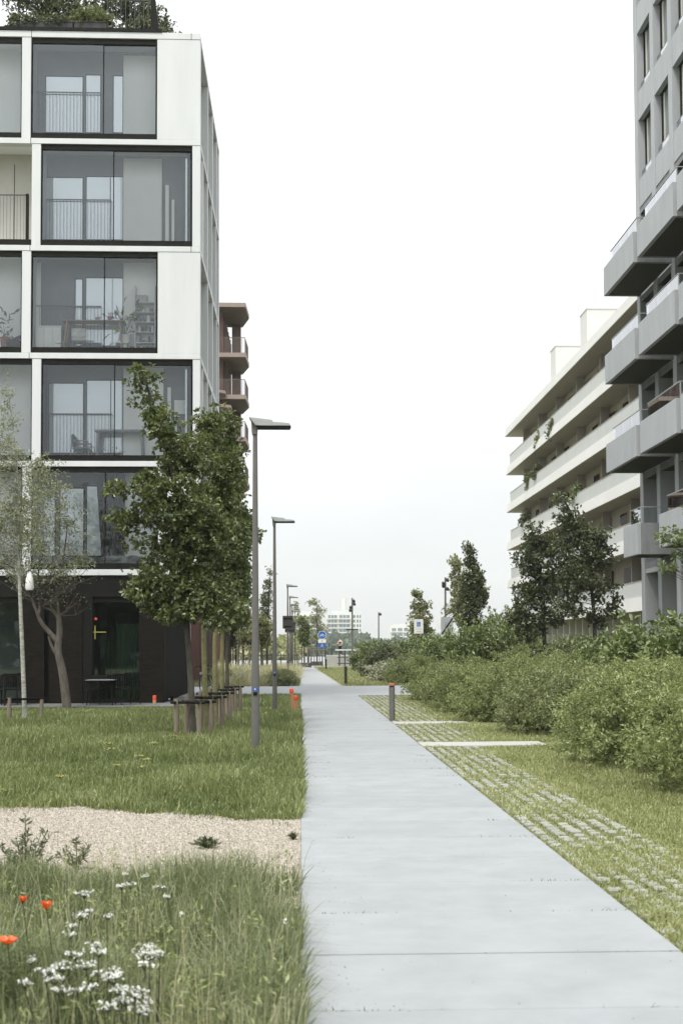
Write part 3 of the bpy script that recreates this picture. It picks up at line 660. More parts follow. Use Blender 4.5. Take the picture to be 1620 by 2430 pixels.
bush('trailing_plant', 'low fringe of trailing plants spilling over the long roof planter', 'plant', (L1, Y0+.5, zr+.38), [(-hw*.6, 0, .06, hw*.45, .25, .16), (0, -.05, .1, hw*.5, .25, .2), (hw*.6, 0, .05, hw*.42, .25, .15), (-hw*.95, 0, .0, .2, .2, .3)], 90, 10, .16, .07, M['roofleaf'], 41, droop=.5)
L2 = (pl2[0]+pl2[1])/2
bush('rounded_bush', 'rounded pale green bush in the shorter roof planter', 'bush', (L2, Y0+.6, zr+.38), [(0, 0, .24, .68, .35, .30), (-.35, 0, .15, .3, .3, .22), (.4, 0, .15, .35, .3, .22)], 90, 12, .15, .075, M['shrub3'], 42)
bush('leafy_bush', 'leafy green bush on the roof beside the dark triangular fin', 'bush', (bx(285, 60), Y0+1.2, zr), [(0, 0, .45, .55, .4, .45), (.5, .2, .5, .5, .4, .5), (-.35, 0, .25, .3, .3, .3), (.95, .2, .4, .35, .3, .45)], 160, 12, .2, .08, M['roofleaf'], 43)
rt = [('small roof tree with a dense dark crown above the long planter', 95, 1.6, [(0, 0, 1.55, .95, .8, .75), (-.9, 0, 1.6, .6, .6, .6), (.8, 0, 1.5, .6, .6, .6), (.1, 0, 2.4, 1.1, .9, .8), (-1.3, 0, 2.3, .6, .6, .7), (.1, 0, .95, .7, .5, .4)], 44, 430),
      ('slim roof tree with a thin open crown between the two planters', 172, 2.2, [(0, 0, 2.2, .7, .6, .8), (.45, 0, 1.6, .4, .4, .4), (-.4, 0, 1.75, .3, .3, .4)], 45, 60),
      ('roof tree with a broad spreading crown next to the triangular fin', 283, 1.7, [(0, 0, 1.6, .8, .7, .6), (.75, 0, 1.3, .6, .5, .65), (1.25, .1, 1.0, .38, .4, .45), (-.6, 0, 1.7, .6, .5, .5), (.3, 0, 2.4, 1.2, .9, .7), (1.5, .1, .7, .25, .3, .25)], 46, 330)]
for lab, x, dy, bl, sd, nc in rt:
    c = np.array([bx(x, 60), Y0+dy, zr]); tree('roof_tree', lab, 'tree', c, [c, c+(.02, 0, 1.0), c+(.05, 0, 2.0), c+(.02, 0, 3.0)], .065, [(c[0]+q[0], c[1]+q[1], c[2]+q[2], *q[3:]) for q in bl], nc, 7, .22, .085, M['roofleaf'], M['bark'], sd, 'trees on the roof terrace', every=3, rosette=4)
t = thing('roof_railing', 'thin barred railing in front of the roof trees', 'railing', (bx(270, 60), Y0+.3, zr)); b = MB(); bars(b, bx(252, 60), bx(360, 60), Y0+.3, zr, zr+1.1, .14, r=.006); b.build('bars', t)
t = MB(); a = bx(357, 40); c = bx(376, 70); t.extr([(a, Y0+.2, zr), (c, Y0+.2, zr), (a+.06, Y0+.2, zr+1.75), (a, Y0+.2, zr+1.75)], (0, .08, 0), M['black']); o = t.build('roof_fin', None, (a, Y0+.2, zr)); tag(o, 'dark triangular fin standing at the end of the roof planting', 'fin')

# ---- furniture behind the glass and on the terrace
def armchair(name, label, loc, rz, m, s=1.0, group=None):
    t = thing(name, label, 'chair', (0, 0, 0), group)
    b = MB(); b.box(-.26, .26, -.25, .25, .42, .455, M[m]); b.build('seat', t, bevel=.008)
    b = MB()
    for k in range(7): b.box(-.235+.072*k, -.20+.072*k, .225+.0, .255, .50, .84, M[m])
    b.box(-.26, .26, .222, .26, .80, .86, M[m]); b.build('backrest', t)
    for sx in (-1, 1):
        b = MB(); b.box(sx*.29-.025, sx*.29+.025, -.22, .24, .64, .665, M[m]); b.build('armrest', t)
        for (ya, yt) in ((-.26, -.22), (.30, .24)):
            b = MB(); b.tube([(sx*.29, ya, 0), (sx*.28, yt, .64 if ya < 0 else .84)], [.016, .018], M[m], 6); b.build('leg', t)
    t.location = loc; t.rotation_euler = (0, 0, rz); t.scale = (s, s, s); return t
def table(name, label, loc, w, d, h, top, legm, splay=.0, th=.03, leg=.035):
    t = thing(name, label, 'table', (0, 0, 0)); b = MB(); b.box(-w/2, w/2, -d/2, d/2, h-th, h, M[top]); b.build('tabletop', t, bevel=.006)
    for sx in (-1, 1):
        for sy in (-1, 1):
            g_ = MB(); g_.tube([(sx*(w/2-.05+splay*.4), sy*(d/2-.06), 0), (sx*(w/2-.10-splay), sy*(d/2-.10), h-th)], [leg*.6, leg], M[legm], 7); g_.build('leg', t)
    t.location = loc; return t
zt_ = -.018
c = G(241, 1668); tb = thing('bistro_table', 'dark bistro table with slatted skirt outside the dark shop window', 'table', (0, 0, 0))
b = MB(); b.box(-.42, .42, -.35, .35, .735, .755, M['polelt']); b.build('tabletop', tb, bevel=.005)
b = MB()
for k in range(9): b.box(-.24+.055*k, -.228+.055*k, -.16, -.14, .03, .73, M['black'])
b.build('pedestal', tb)
for sx in (-1, 1):
    for sy in (-1, 1): b = MB(); b.tube([(sx*.38, sy*.3, 0), (sx*.34, sy*.26, .735)], .016, M['black'], 6); b.build('leg', tb)
tb.location = (A(241, 1600, 38.4)[0], 38.4, zt_)
armchair('terrace_chair', 'dark slatted armchair to the right of the bistro table', (A(301, 1600, 38.4)[0], 38.4, zt_), math.radians(35), 'black', 1.08, 'dark armchairs on the terrace')
armchair('terrace_chair', 'dark armchair behind the bistro table, mostly hidden by it', (A(228, 1600, 39.0)[0], 39.0, zt_), math.radians(-20), 'black', 1.0, 'dark armchairs on the terrace')
armchair('terrace_chair', 'dark armchair in front of the leftmost shop window, beside the birch', (A(36, 1600, 38.6)[0], 38.5, zt_), math.radians(20), 'black', 1.1, 'dark armchairs on the terrace')
armchair('terrace_chair', 'dark armchair cut by the photo edge at the leftmost shop window', (A(6, 1600, 38.6)[0], 38.7, zt_), math.radians(-25), 'black', 1.05, 'dark armchairs on the terrace')
z2 = ZL[3][0]; yi = Y0+.62
def IX(x, y, Y=yi): return A(x, y, Y)
p = IX(150, 763); q = IX(298, 763); table('dining_table', 'pale wooden dining table with splayed legs behind the third floor glass', ((p[0]+q[0])/2, yi, z2), q[0]-p[0], .5, p[2]-z2, 'wood', 'wood', .06)
def shell(label, x, Y, rz):
    t = thing('shell_chair', label, 'chair', (0, 0, 0), 'shell chairs around the dining table'); b = MB()
    pr = [(-.22, .44), (-.1, .42), (.1, .42), (.2, .46), (.235, .6), (.25, .82)]
    for k in range(len(pr)-1):
        (y1, z1), (y2, z2_) = pr[k], pr[k+1]; b.poly([(-.22, y1, z1), (.22, y1, z1), (.22, y2, z2_), (-.22, y2, z2_), (-.22, y1, z1-.015), (.22, y1, z1-.015), (.22, y2+.012, z2_-.01), (-.22, y2+.012, z2_-.01)], [(0, 1, 2, 3), (7, 6, 5, 4), (0, 3, 7, 4), (1, 5, 6, 2)], M['potwhite'], True)
    b.build('shell', t)
    for sx in (-1, 1):
        for sy in (-1, 1): g_ = MB(); g_.tube([(sx*.2, sy*.2, 0), (sx*.13, sy*.13, .42)], .012, M['darkgrey'], 6); g_.build('leg', t)
    t.location = (A(x, 800, Y)[0], Y, z2); t.rotation_euler = (0, 0, rz)
shell('white shell chair at the left end of the wooden dining table', 150, Y0+.62, math.radians(75)); shell('white shell chair tucked under the middle of the wooden dining table', 190, Y0+.42, math.radians(180)); shell('white shell chair under the table near the pane joint', 225, Y0+.72, 0); shell('white shell chair at the right end of the wooden dining table', 292, Y0+.6, math.radians(-80))
t = thing('shelf_unit', 'tall white shelf unit stacked with books and boxes behind the glass', 'shelf', (0, 0, 0)); p = A(320, 676, Y0+.55); q = A(369, 700, Y0+.55); wd = q[0]-p[0]; H = p[2]-z2
for sx in (0, wd-.03): b = MB(); b.box(sx, sx+.03, 0, .3, 0, H, M['potwhite']); b.build('upright', t)
hs = [.12, .46, .80, 1.12, 1.44, 1.76]
for h_ in hs: b = MB(); b.box(.03, wd-.03, 0, .3, h_, h_+.025, M['potwhite']); b.build('shelf', t)
t.location = (p[0], Y0+.55, z2)
rr = random.Random(4)
for n_i, h_ in enumerate(hs[:-1]):
    b = MB(); x = .06
    while x < wd-.12:
        w_ = rr.uniform(.03, .10); hh = rr.uniform(.07, .22); b.box(x, x+w_, .05, .26, h_+.026, h_+.026+hh, M[rr.choice(['potwhite', 'wallgrey', 'cloth', 'cement', 'darkgrey', 'leather'])]); x += w_+.004
    o = b.build('book_stack', None, (p[0], Y0+.55, z2)); o.location = (p[0], Y0+.55, z2)
    for v in o.data.vertices: v.co += Vector((p[0], Y0+.55, z2))
    tag(o, 'row of books and folders on the %s shelf of the white unit' % ['lowest', 'second lowest', 'middle', 'second highest', 'highest book-filled'][n_i], 'books', 'books on the shelf unit')
b = MB(); b.box(p[0]+.05, p[0]+.38, Y0+.57, Y0+.83, z2+hs[-1]+.027, z2+hs[-1]+.21, M['cement']); b.box(p[0]+.04, p[0]+.39, Y0+.56, Y0+.84, z2+hs[-1]+.21, z2+hs[-1]+.25, M['cement']); o = b.build('storage_box', None, (p[0]+.2, Y0+.7, z2+hs[-1]+.027)); tag(o, 'pale lidded box on top of the white shelf unit', 'box')
def pot(name, label, x, Y, zb, r, h, m, leafm=None, hl=.3, n=40, group=None, size=.1, wide=.16):
    t = thing(name, label, 'plant', (A(x, 760, Y)[0], Y, zb), group); c = np.array([A(x, 760, Y)[0], Y, zb])
    b = MB(); b.tube([c, c+(0, 0, h*.95), c+(0, 0, h)], [r*.75, r, r*1.04], M[m], 12); b.build('pot', t)
    rng = np.random.default_rng(int(x)); cc = c+np.array([0, 0, h+hl*.55])+rng.normal(size=(n, 3))*np.array([wide, wide, hl*.35]); cc[:, 2] = np.maximum(cc[:, 2], zb+h)
    V, Fc = leaves(cc, norm(cc-(c+np.array([0, 0, h]))), size, .3, .5, .4); tri_mesh('leaves', V, Fc, rng.random(len(cc)*2), M[leafm or 'weed'], t)
    s_ = MB()
    for e in cc[::6]: s_.tube([c+(0, 0, h*.9), (c+e)/2+(0, 0, h*.5), e], [.008, .006, .003], M['weed'], 5, False)
    s_.build('stalk', t); return t
pot('potted_palm', 'tall drooping leafy plant on a white stand next to the shelf unit', 297, Y0+.6, z2, .16, .72, 'potwhite', 'shrub2', .7, 70, None, .26, .22)
zt2 = IX(150, 763)[2]
pot('table_plant', 'small plant in a pink pot on the wooden dining table', 232, yi-.1, zt2, .07, .11, 'potpink', None, .1, 16, 'pots on the dining table', .07, .05)
pot('table_plant', 'small plant in a terracotta pot on the wooden dining table', 261, yi-.1, zt2, .075, .13, 'pot', None, .12, 16, 'pots on the dining table', .08, .05)
c1 = A(85, 773, Y0+.5); c2 = A(146, 773, Y0+.5); t = thing('low_cabinet', 'low white slatted cabinet left of the wooden dining table', 'cabinet', (c1[0], Y0+.5, z2)); b = MB(); b.box(c1[0], c2[0], Y0+.5, Y0+.86, z2, c1[2]-.03, M['potwhite']); b.box(c1[0]-.02, c2[0]+.02, Y0+.48, Y0+.88, c1[2]-.028, c1[2], M['wallwhite']); b.build('carcass', t)
for k in range(3): w_ = (c2[0]-c1[0])/3; b = MB(); b.box(c1[0]+w_*k+.01, c1[0]+w_*(k+1)-.01, Y0+.47, Y0+.498, z2+.05, c1[2]-.06, M['wallwhite']); b.build('door', t)
pot('potted_plant', 'big-leaved plant in a pot behind the third floor glass by the photo edge', 14, Y0+.55, z2+.3, .17, .30, 'pot', 'weed', .75, 30, None, .26, .16)
t = thing('lounge_chair', 'dark lounge chair with a curved back behind the leftmost third floor glass', 'chair', (0, 0, 0)); b = MB(); b.ball((0, 0, .40), (.30, .28, .17), M['leather'], 12); b.build('seat', t); b = MB(); b.extr([(-.3, .18, .45), (.3, .18, .7), (.34, .2, .8), (.2, .22, .78), (-.3, .2, .55)], (0, .05, 0), M['leather']); b.build('backrest', t)
for sx in (-1, 1): b = MB(); b.tube([(sx*.22, 0, 0), (sx*.15, 0, .3)], .018, M['wood'], 6); b.build('leg', t)
t.location = (A(34, 780, Y0+.6)[0], Y0+.6, z2)
z3 = ZL[4][0]
p = A(228, 1022, Y0+.62); q = A(345, 1022, Y0+.62); table('terrace_table', 'grey slatted table behind the second floor glass', ((p[0]+q[0])/2, Y0+.62, z3), q[0]-p[0], .5, p[2]-z3, 'cloth', 'cloth', 0, .07, .05)
armchair('loggia_chair', 'grey armchair beside the grey table behind the second floor glass', (A(195, 1050, Y0+.6)[0], Y0+.6, z3), math.radians(90), 'cloth', 1.05)
for k, (xx, lab) in enumerate(((255, 'small green pot plant on the floor left of the pane joint, second floor'), (280, 'small green pot plant on the floor right of the pane joint, second floor'))): pot('floor_plant', lab, xx, Y0+.4, z3+.0, .1, .26, 'darkgrey', 'weed', .16, 26, 'pot plants on the second floor loggia', .09, .1)
z4 = ZL[5][0]; t = thing('floor_cushion', 'long grey floor cushion behind the first floor glass', 'cushion', (0, 0, 0)); b = MB(); 
for k in range(4): b.ball((-.42+.28*k, 0, .16+.02*(k % 2)), (.25, .3, .13), M['cloth'], 14)
b.box(-.6, .55, -.28, .28, .02, .12, M['cloth']); b.build('pad', t, bevel=.03); t.location = (A(285, 1325, Y0+.6)[0], Y0+.6, z4+.17)
b = MB(); c = (A(283, 1338, Y0+.45)[0], Y0+.42, z4)
for k, mm in enumerate(('petalyellow', 'orange', 'petalyellow')): b.box(c[0]-.33+.24*k, c[0]-.12+.24*k, c[1]-.05, c[1]+.1, c[2]+.185, c[2]+.215, M[mm])
b.box(c[0]-.5, c[0]+.5, c[1]-.08, c[1]+.55, c[2], c[2]+.17, M['leather']); o = b.build('low_bench', None, c); tag(o, 'low dark bench with small yellow and red pads under the grey cushion', 'bench')
# ------------------------------------------------------------------ concrete tower on the right
XF = 11.9; TY0, TY1 = 29.0, 43.65; SP = 3.12; Z0 = 13.93
TW = thing('concrete_tower', 'grey concrete tower with staggered box balconies and deep window recesses', 'tower', (XF, TY0, 0))
pil = [43.25-2.05*k for k in range(7)]           # near edge of each post, the corner post first
lv = [Z0+SP*k for k in range(-3, 7)]
b = MB(); b.box(XF+.52, 26, TY0, TY1-.02, lv[4]+.01, lv[-1]+3, M['conc']); b.box(XF+1.6, 26, TY0, TY1-.02, 0, lv[4], M['concD']); b.build('core_wall', TW)
for y in pil:
    b = MB(); b.box(XF, XF+.53, y, y+.40, -.05, lv[-1]+3, M['conc']); b.build('pillar', TW, bevel=.012)
for i, z in enumerate(lv):
    for k in range(6):
        ya, yb = pil[k+1]+.403, pil[k]-.003
        if z > 17:   # deep window recess over a spandrel
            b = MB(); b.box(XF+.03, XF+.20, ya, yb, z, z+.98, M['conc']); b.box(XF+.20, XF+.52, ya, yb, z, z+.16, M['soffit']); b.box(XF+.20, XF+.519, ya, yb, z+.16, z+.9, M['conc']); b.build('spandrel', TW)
            w = MB(); zt = z+SP-.003; xg = XF+.26
            w.box(xg, xg+.045, ya, ya+.10, z+.9, zt, M['concD']); w.box(xg, xg+.045, yb-.14, yb, z+.9, zt, M['black']); w.box(xg, xg+.045, yb-.40, yb-.26, z+.9, zt-.05, M['cement']); w.box(xg, xg+.045, ya+.10, yb-.14, zt-.05, zt, M['black'])
            o = w.build('window', TW); p = MB(); p.box(xg+.02, xg+.03, ya+.1, yb-.40, z+.9, zt, M['greyglaze']); p.box(xg+.02, xg+.03, yb-.26, yb-.14, z+.9, zt, M['greyglaze']); p.build('pane', o)
            r = MB(); r.box(XF+.14, XF+.15, ya, yb, z+.98, z+1.30, M['glassrail']); r.box(XF+.13, XF+.16, ya, yb, z+1.30, z+1.315, M['polelt']); r.build('guard_rail', TW)
        else:
            w = MB(); zt = z+SP-.26; xg = XF+1.56
            w.box(xg, xg+.06, ya-.4, ya+.15, z, zt, M['concD']); w.box(xg-.03, xg+.06, ya+.72, ya+.80, z, zt, M['polelt']); o = w.build('window', TW)
            p = MB(); p.box(xg+.02, xg+.03, ya+.15, ya+.72, z, zt, M['winblack']); p.box(xg+.02, xg+.03, ya+.8, yb, z, zt, M['winblack']); p.build('pane', o)
    if z <= 17.2:
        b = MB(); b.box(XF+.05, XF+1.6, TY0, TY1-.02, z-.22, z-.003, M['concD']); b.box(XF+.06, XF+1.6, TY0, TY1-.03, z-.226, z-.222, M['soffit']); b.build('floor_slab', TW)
b = MB(); b.box(XF+.04, XF+.22, TY0, pil[0], 4.18, 4.34, M['conc']); b.build('beam', TW)
for k in range(6):
    ya, yb = pil[k+1]+.403, pil[k]-.003; w = MB(); xg = XF+.9; w.box(xg, xg+.06, ya, ya+.3, 0, 4.1, M['concD']); w.box(xg, xg+.06, ya+.75, ya+.83, 0, 4.1, M['polelt']); w.box(xg+.3, xg+.34, ya, yb, 0, 4.1, M['winblack']); w.build('entrance_window', TW)
XB = 10.65
def balcony(ya, yb, z):
    b = MB(); t = .13; h = 1.0
    b.box(XB, XB+t, ya, yb, z, z+h, M['conc']); b.box(XB+t, XF-.004, ya, ya+t, z, z+h, M['concD']); b.box(XB+t, XF-.004, yb-t, yb, z, z+h, M['concD'])  # end panels darker than the front: their shade is put into the colour
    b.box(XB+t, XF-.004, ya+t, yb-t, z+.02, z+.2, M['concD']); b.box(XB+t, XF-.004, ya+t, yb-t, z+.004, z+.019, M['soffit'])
    o = b.build('balcony', TW, bevel=.01)
    x = XB+.20; g_ = MB(); zb, zt = z+.9, z+h+.52; n = max(2, int((yb-ya)/1.25))
    for k in range(n):
        u = ya+.25+(yb-ya-.5)*k/n; v = ya+.25+(yb-ya-.5)*(k+1)/n; g_.box(x, x+.012, u+.006, v-.006, zb, zt, M['glassrail'])
    g_.box(x+.02, XF, ya+.24, ya+.252, zb, zt, M['glass']); g_.build('glass_panel', o)
    r = MB(); r.box(x-.015, x+.03, ya+.22, yb-.22, zt, zt+.025, M['polelt']); r.box(x+.03, XF, ya+.22, ya+.265, zt, zt+.025, M['polelt']); r.box(x-.01, x+.025, ya+.225, ya+.245, zb, zt, M['polelt']); r.build('handrail', o)
for z in lv[1:4]:
    for (ya, yb) in ((39.45, 43.38), (35.15, 38.98), (31.0, 34.75)): balcony(ya, yb, z)
for (ya, yb) in ((39.52, 41.2), (33.9, 37.04), (30, 33.2)): balcony(ya, yb, lv[0])
b = MB(); b.box(XF+.3, XF+.34, 43.66, 44.4, 21.5, 22.2, M['polelt']); b.box(XF+.05, XF+.3, 43.655, 43.70, 21.9, 21.95, M['darkgrey']); b.build('sensor_bracket', TW)
# a few things kept on the balconies
def onbalc(name, label, cat, c, parts):
    b = MB()
    for (dx, dy, z0, z1, m) in parts: b.box(c[0]-dx, c[0]+dx, c[1]-dy, c[1]+dy, c[2]+z0, c[2]+z1, M[m])
    tag(b.build(name, None, c, bevel=.02), label, cat)
onbalc('stacked_crates', 'grey stack of crates behind the balcony glass of the third box balcony row', 'crates', (11.2, 37.6, lv[2]+.2), [(.3, .4, 0, .95, 'cloth'), (.2, .3, .951, 1.15, 'concD')])
onbalc('covered_sofa', 'grey covered sofa behind balcony glass in the second box balcony row from the bottom', 'sofa', (11.2, 36.6, lv[1]+.2), [(.35, .9, 0, .9, 'cloth'), (.12, .9, .901, 1.15, 'cloth')])

# ------------------------------------------------------------------ white apartment building with continuous balconies
XW2 = 16.3; WY0, WY1 = 47.0, 98.6
WB = thing('balcony_block', 'long white apartment building with stacked continuous balconies running away from the viewer', 'building', (XW2, WY0, 0))
wl = [15.28-2.975*k for k in range(5)]
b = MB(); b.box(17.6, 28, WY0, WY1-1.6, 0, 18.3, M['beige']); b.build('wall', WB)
def band(z, h, out=.22, top=.0, nm='slab_edge'):
    b = MB(); pts = [(XW2-out*.4, 0, z), (XW2+.02, 0, z+h), (XW2+.5, 0, z+h), (XW2+1.31, 0, z+.10), (XW2+1.31, 0, z)]
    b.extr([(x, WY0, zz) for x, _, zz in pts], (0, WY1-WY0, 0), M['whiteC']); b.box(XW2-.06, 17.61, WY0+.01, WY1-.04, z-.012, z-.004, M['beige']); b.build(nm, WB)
for z in wl: band(z, .66)
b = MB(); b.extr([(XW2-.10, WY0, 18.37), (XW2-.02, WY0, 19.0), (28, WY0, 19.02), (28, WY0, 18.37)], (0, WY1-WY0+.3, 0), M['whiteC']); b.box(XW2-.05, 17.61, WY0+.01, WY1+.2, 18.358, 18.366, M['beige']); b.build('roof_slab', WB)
for z in wl:
    b = MB(); b.box(XW2+.08, XW2+.20, WY0, WY1-.9, z+.66, z+1.44, M['paleC']); b.box(XW2+.06, XW2+.22, WY0, WY1-.9, z+1.44, z+1.475, M['beige']); b.box(XW2+.2, 17.6, WY1-1.05, WY1-.9, z+.66, z+1.44, M['paleC']); b.build('parapet', WB)
rw = random.Random(3)
for k, z in enumerate(wl+[.1]):
    y = WY0+1.2; zt = (wl+[0])[k-1] if k else 18.36
    while y < WY1-4.5:
        wv = rw.choice([1.6, 2.2, 2.6]); w = MB(); w.box(17.56, 17.60, y, y+wv, z+.10, zt-.35, M['wood']); o = w.build('window', WB)
        p = MB(); p.box(17.545, 17.555, y+.08, y+wv-.08, z+.15, zt-.42, M['winblack']); p.build('pane', o); y += wv+rw.choice([1.5, 2.1, 2.8])
for k, z in enumerate(wl):
    y = WY0+5
    zt = wl[k-1] if k else 18.35
    while y < WY1-2: fin = MB(); fin.box(XW2+.75, 17.545, y, y+.12, z+.66, zt-.02, M['beige']); fin.build('partition', WB); y += 6.2
gf = MB(); y = WY0+.5
while y < WY1-2: gf.box(16.9, 17.5, y, y+.16, -.05, wl[4]-.02, M['whiteC']); gf.box(17.3, 17.59, y+.17, y+1.5, -.05, wl[4]-.02, M['brownlt']); y += 1.85
gf.build('ground_floor_panel', WB)
for (x, xl, y) in ((1317, 1305, 822), (1391, 1375, 734)):
    p = AX(x, y, 17.5); q = AX(xl, y+6, 17.5); b = MB(); b.box(17.5, 21, p[1], q[1], 18.9, p[2], M['whiteC']); b.box(17.47, 21.03, p[1]-.03, q[1]+.03, p[2], p[2]+.06, M['cement']); b.build('roof_box', WB)

# ------------------------------------------------------------------ brown building with angular balconies, behind the white framed one
BY = 88.0; DK = thing('brown_building', 'brown building with angular corner balconies and slatted red brown walls', 'building', (-6, BY, 0))
b = MB(); b.box(-22, -5.45, BY+.6, BY+9, 0, 25.2, M['redbrown']); b.build('wall', DK)
tops = [25.62, 22.07, 19.1, 16.12, 13.15, 10.2, 7.2, 4.2]
for k, z in enumerate(tops):
    xo = 0 if k < 4 else .12*(k-3)
    hexa = [(-9, BY), (-3.78+xo*.3, BY), (-3.66+xo*.3, BY+3.2), (-4.22+xo*.3, BY+5.6), (-9, BY+5.6)]
    b = MB(); b.prism(hexa, z+.06, z+.36, M['brownlt']); b.prism([(x-.02, y+.02) for x, y in hexa], z+.03, z+.059, M['brownslab']); o = b.build('balcony', DK)
    if 0 < k:
        r = MB(); zt = z+1.45
        def seg(p, q, n):
            for i in range(n+1):
                u = i/n; x = p[0]+(q[0]-p[0])*u; y = p[1]+(q[1]-p[1])*u; r.box(x-.015, x+.015, y-.015, y+.015, z+.36, zt, M['brownmetal'])
            r.tube([(p[0], p[1], zt), (q[0], q[1], zt)], .025, M['brownmetal'], 6)
        seg((-5.7, BY+.08), (-3.84, BY+.08), 17); seg((-3.84, BY+.1), (-3.74, BY+3.1), 24); r.build('railing', o)
for k in range(len(tops)-1):
    z1, z0 = tops[k]+.02, tops[k+1]+.37; b = MB(); b.box(-5.0, -4.35, BY+4.9, BY+5.5, z0, z1, M['brownmetal']); b.build('pier', DK); b = MB()
    b.box(-5.9, -5.46, BY+1, BY+1.2, z0, z1, M['brownmetal']); b.build('pier', DK)
for k in range(14):
    z = 19.6-1.02*k; x = -5.4+.16*min(k, 9)+(.25 if k % 3 == 1 else 0); b = MB(); b.extr([(-7, BY-1.2, z), (x+.25, BY-1.0, z-.25), (x+.25, BY+.4, z-.25), (-7, BY+.4, z)], (0, 0, .18), M['brownlt']); b.build('louvre', DK)
for z in tops[1:]:
    w = MB(); w.box(-7.6, -6.2, BY+.52, BY+.58, z+.5, z+2.6, M['brownmetal']); o = w.build('window', DK); p = MB(); p.box(-7.5, -6.3, BY+.505, BY+.515, z+.6, z+2.5, M['winblack']); p.build('pane', o)
b = MB(); b.box(-5.9, -5.75, BY, BY+.2, 25.9, 27.3, M['cement']); b.build('roof_upstand', DK)
b = MB(); y = BY+2
while y < BY+8.6: b.box(-5.44, -5.2, y, y+.12, .2, 25, M['brownmetal']); y += 1.2
b.build('vertical_slat', DK)
# red brown doors of the low wing along the side path
b = MB(); b.box(-9, -4.6, 58, 70, -.04, 3.6, M['redbrown'])
for k in range(12): b.box(-4.6, -4.52, 58.2+k, 58.3+k, -.04, 3.6, M['brownmetal'])
b.box(-9.1, -4.5, 57.9, 70.1, 3.6, 3.75, M['black']); o = b.build('slatted_shed', None, (-6, 58, 0)); tag(o, 'low red brown slatted shed behind the row of oak trunks', 'shed')

# ------------------------------------------------------------------ far buildings in the haze
def farblock(name, label, x0, x1, yt, Y, nfl, cols, depth=20, extra=None):
    a = A(x0, 1542, Y)[0]; c = A(x1, 1542, Y)[0]; top = A((x0+x1)/2, yt, Y)[2]
    t = thing(name, label, 'building', ((a+c)/2, Y, 0)); b = MB(); b.box(a, c, Y, Y+depth, -.05, top, M['whiteC']); b.build('wall', t)
    r = MB(); r.box(a+(c-a)*.15, c-(c-a)*.2, Y+3, Y+depth-3, top, top+2.2, M['paleC']); r.build('roof', t)
    fh = (top-1.2)/nfl
    for f in range(nfl):
        z = .8+fh*f
        for (u, v) in cols:
            w = MB(); xa, xb2 = a+(c-a)*u, a+(c-a)*v; w.box(xa, xb2, Y-.12, Y-.02, z+.5, z+fh*.80, M['hazewin']); n = max(1, int((xb2-xa)/1.7))
            for k in range(1, n): w.box(xa+(xb2-xa)*k/n-.12, xa+(xb2-xa)*k/n+.12, Y-.2, Y-.121, z+.5, z+fh*.8, M['whiteC'])
            w.build('window', t)
        if f:
            s = MB(); s.box(a-.4, a+(c-a)*.70, Y-1.6, Y-.21, z-.35, z+.25, M['whiteC']); s.build('balcony', t)
    return t
farblock('distant_apartment_block', 'pale hazy apartment block behind the tall spotlight mast', 775, 858, 1456, 800, 8, ((.04, .30), (.36, .66), (.76, .82), (.86, .91), (.94, .98)))
farblock('distant_apartment_block', 'hazy flat roofed apartment block behind the young staked trees', 690, 766, 1459, 760, 8, ((.05, .3), (.36, .62), (.7, .95)))
farblock('distant_low_block', 'faint low hazy block in front of the far wooded hill', 926, 972, 1487, 900, 5, ((.08, .3), (.38, .62), (.7, .92)))
b = MB(); p = A(816, 1420, 830); b.tube([(p[0], 830, 0), (p[0], 830, p[2])], [2.4, 1.6], M['whiteC'], 12); tag(b.build('chimney', None, (p[0], 830, 0)), 'faint slender chimney behind the hazy apartment block', 'chimney')
b = MB(); p = A(1190, 1492, 120); q = A(1260, 1500, 120); b.box(p[0], q[0]+8, 118, 130, 0, p[2], M['paleC']); b.box(p[0]-.1, q[0]+8, 117.9, 130, p[2], p[2]+.2, M['whiteC'])
for k in range(5): b.box(p[0]+.4+1.3*k, p[0]+1.2+1.3*k, 117.94, 117.99, .9, 2.6, M['winblack'])
tag(b.build('pavilion', None, (p[0]+4, 118, 0)), 'low grey green pavilion behind the shrubs beside the white block', 'building')
# wooded hill on the horizon
def hill(name, pts, Y, dep):
    b = MB(); n = len(pts); f = []; v = []
    for j in range(6):
        u = j/5; hh = math.sin(math.pi*(.08+.5*u)) if u < 1 else 0
        for (x, y) in pts:
            p = A(x, y, Y); v.append((p[0]*(1+u*dep/Y), Y+u*dep-(0 if j else 60), max(-.05, p[2]*(0 if j == 0 else hh))))
    for j in range(5):
        for i in range(n-1): f.append((j*n+i, j*n+i+1, (j+1)*n+i+1, (j+1)*n+i))
    b.poly(v, f, M['hill'], True); struct(b.build(name))
hill('hill', [(860, 1541), (900, 1512), (940, 1505), (990, 1500), (1060, 1490), (1140, 1484), (1230, 1492), (1330, 1500), (1500, 1520), (1700, 1541)], 1150, 300)
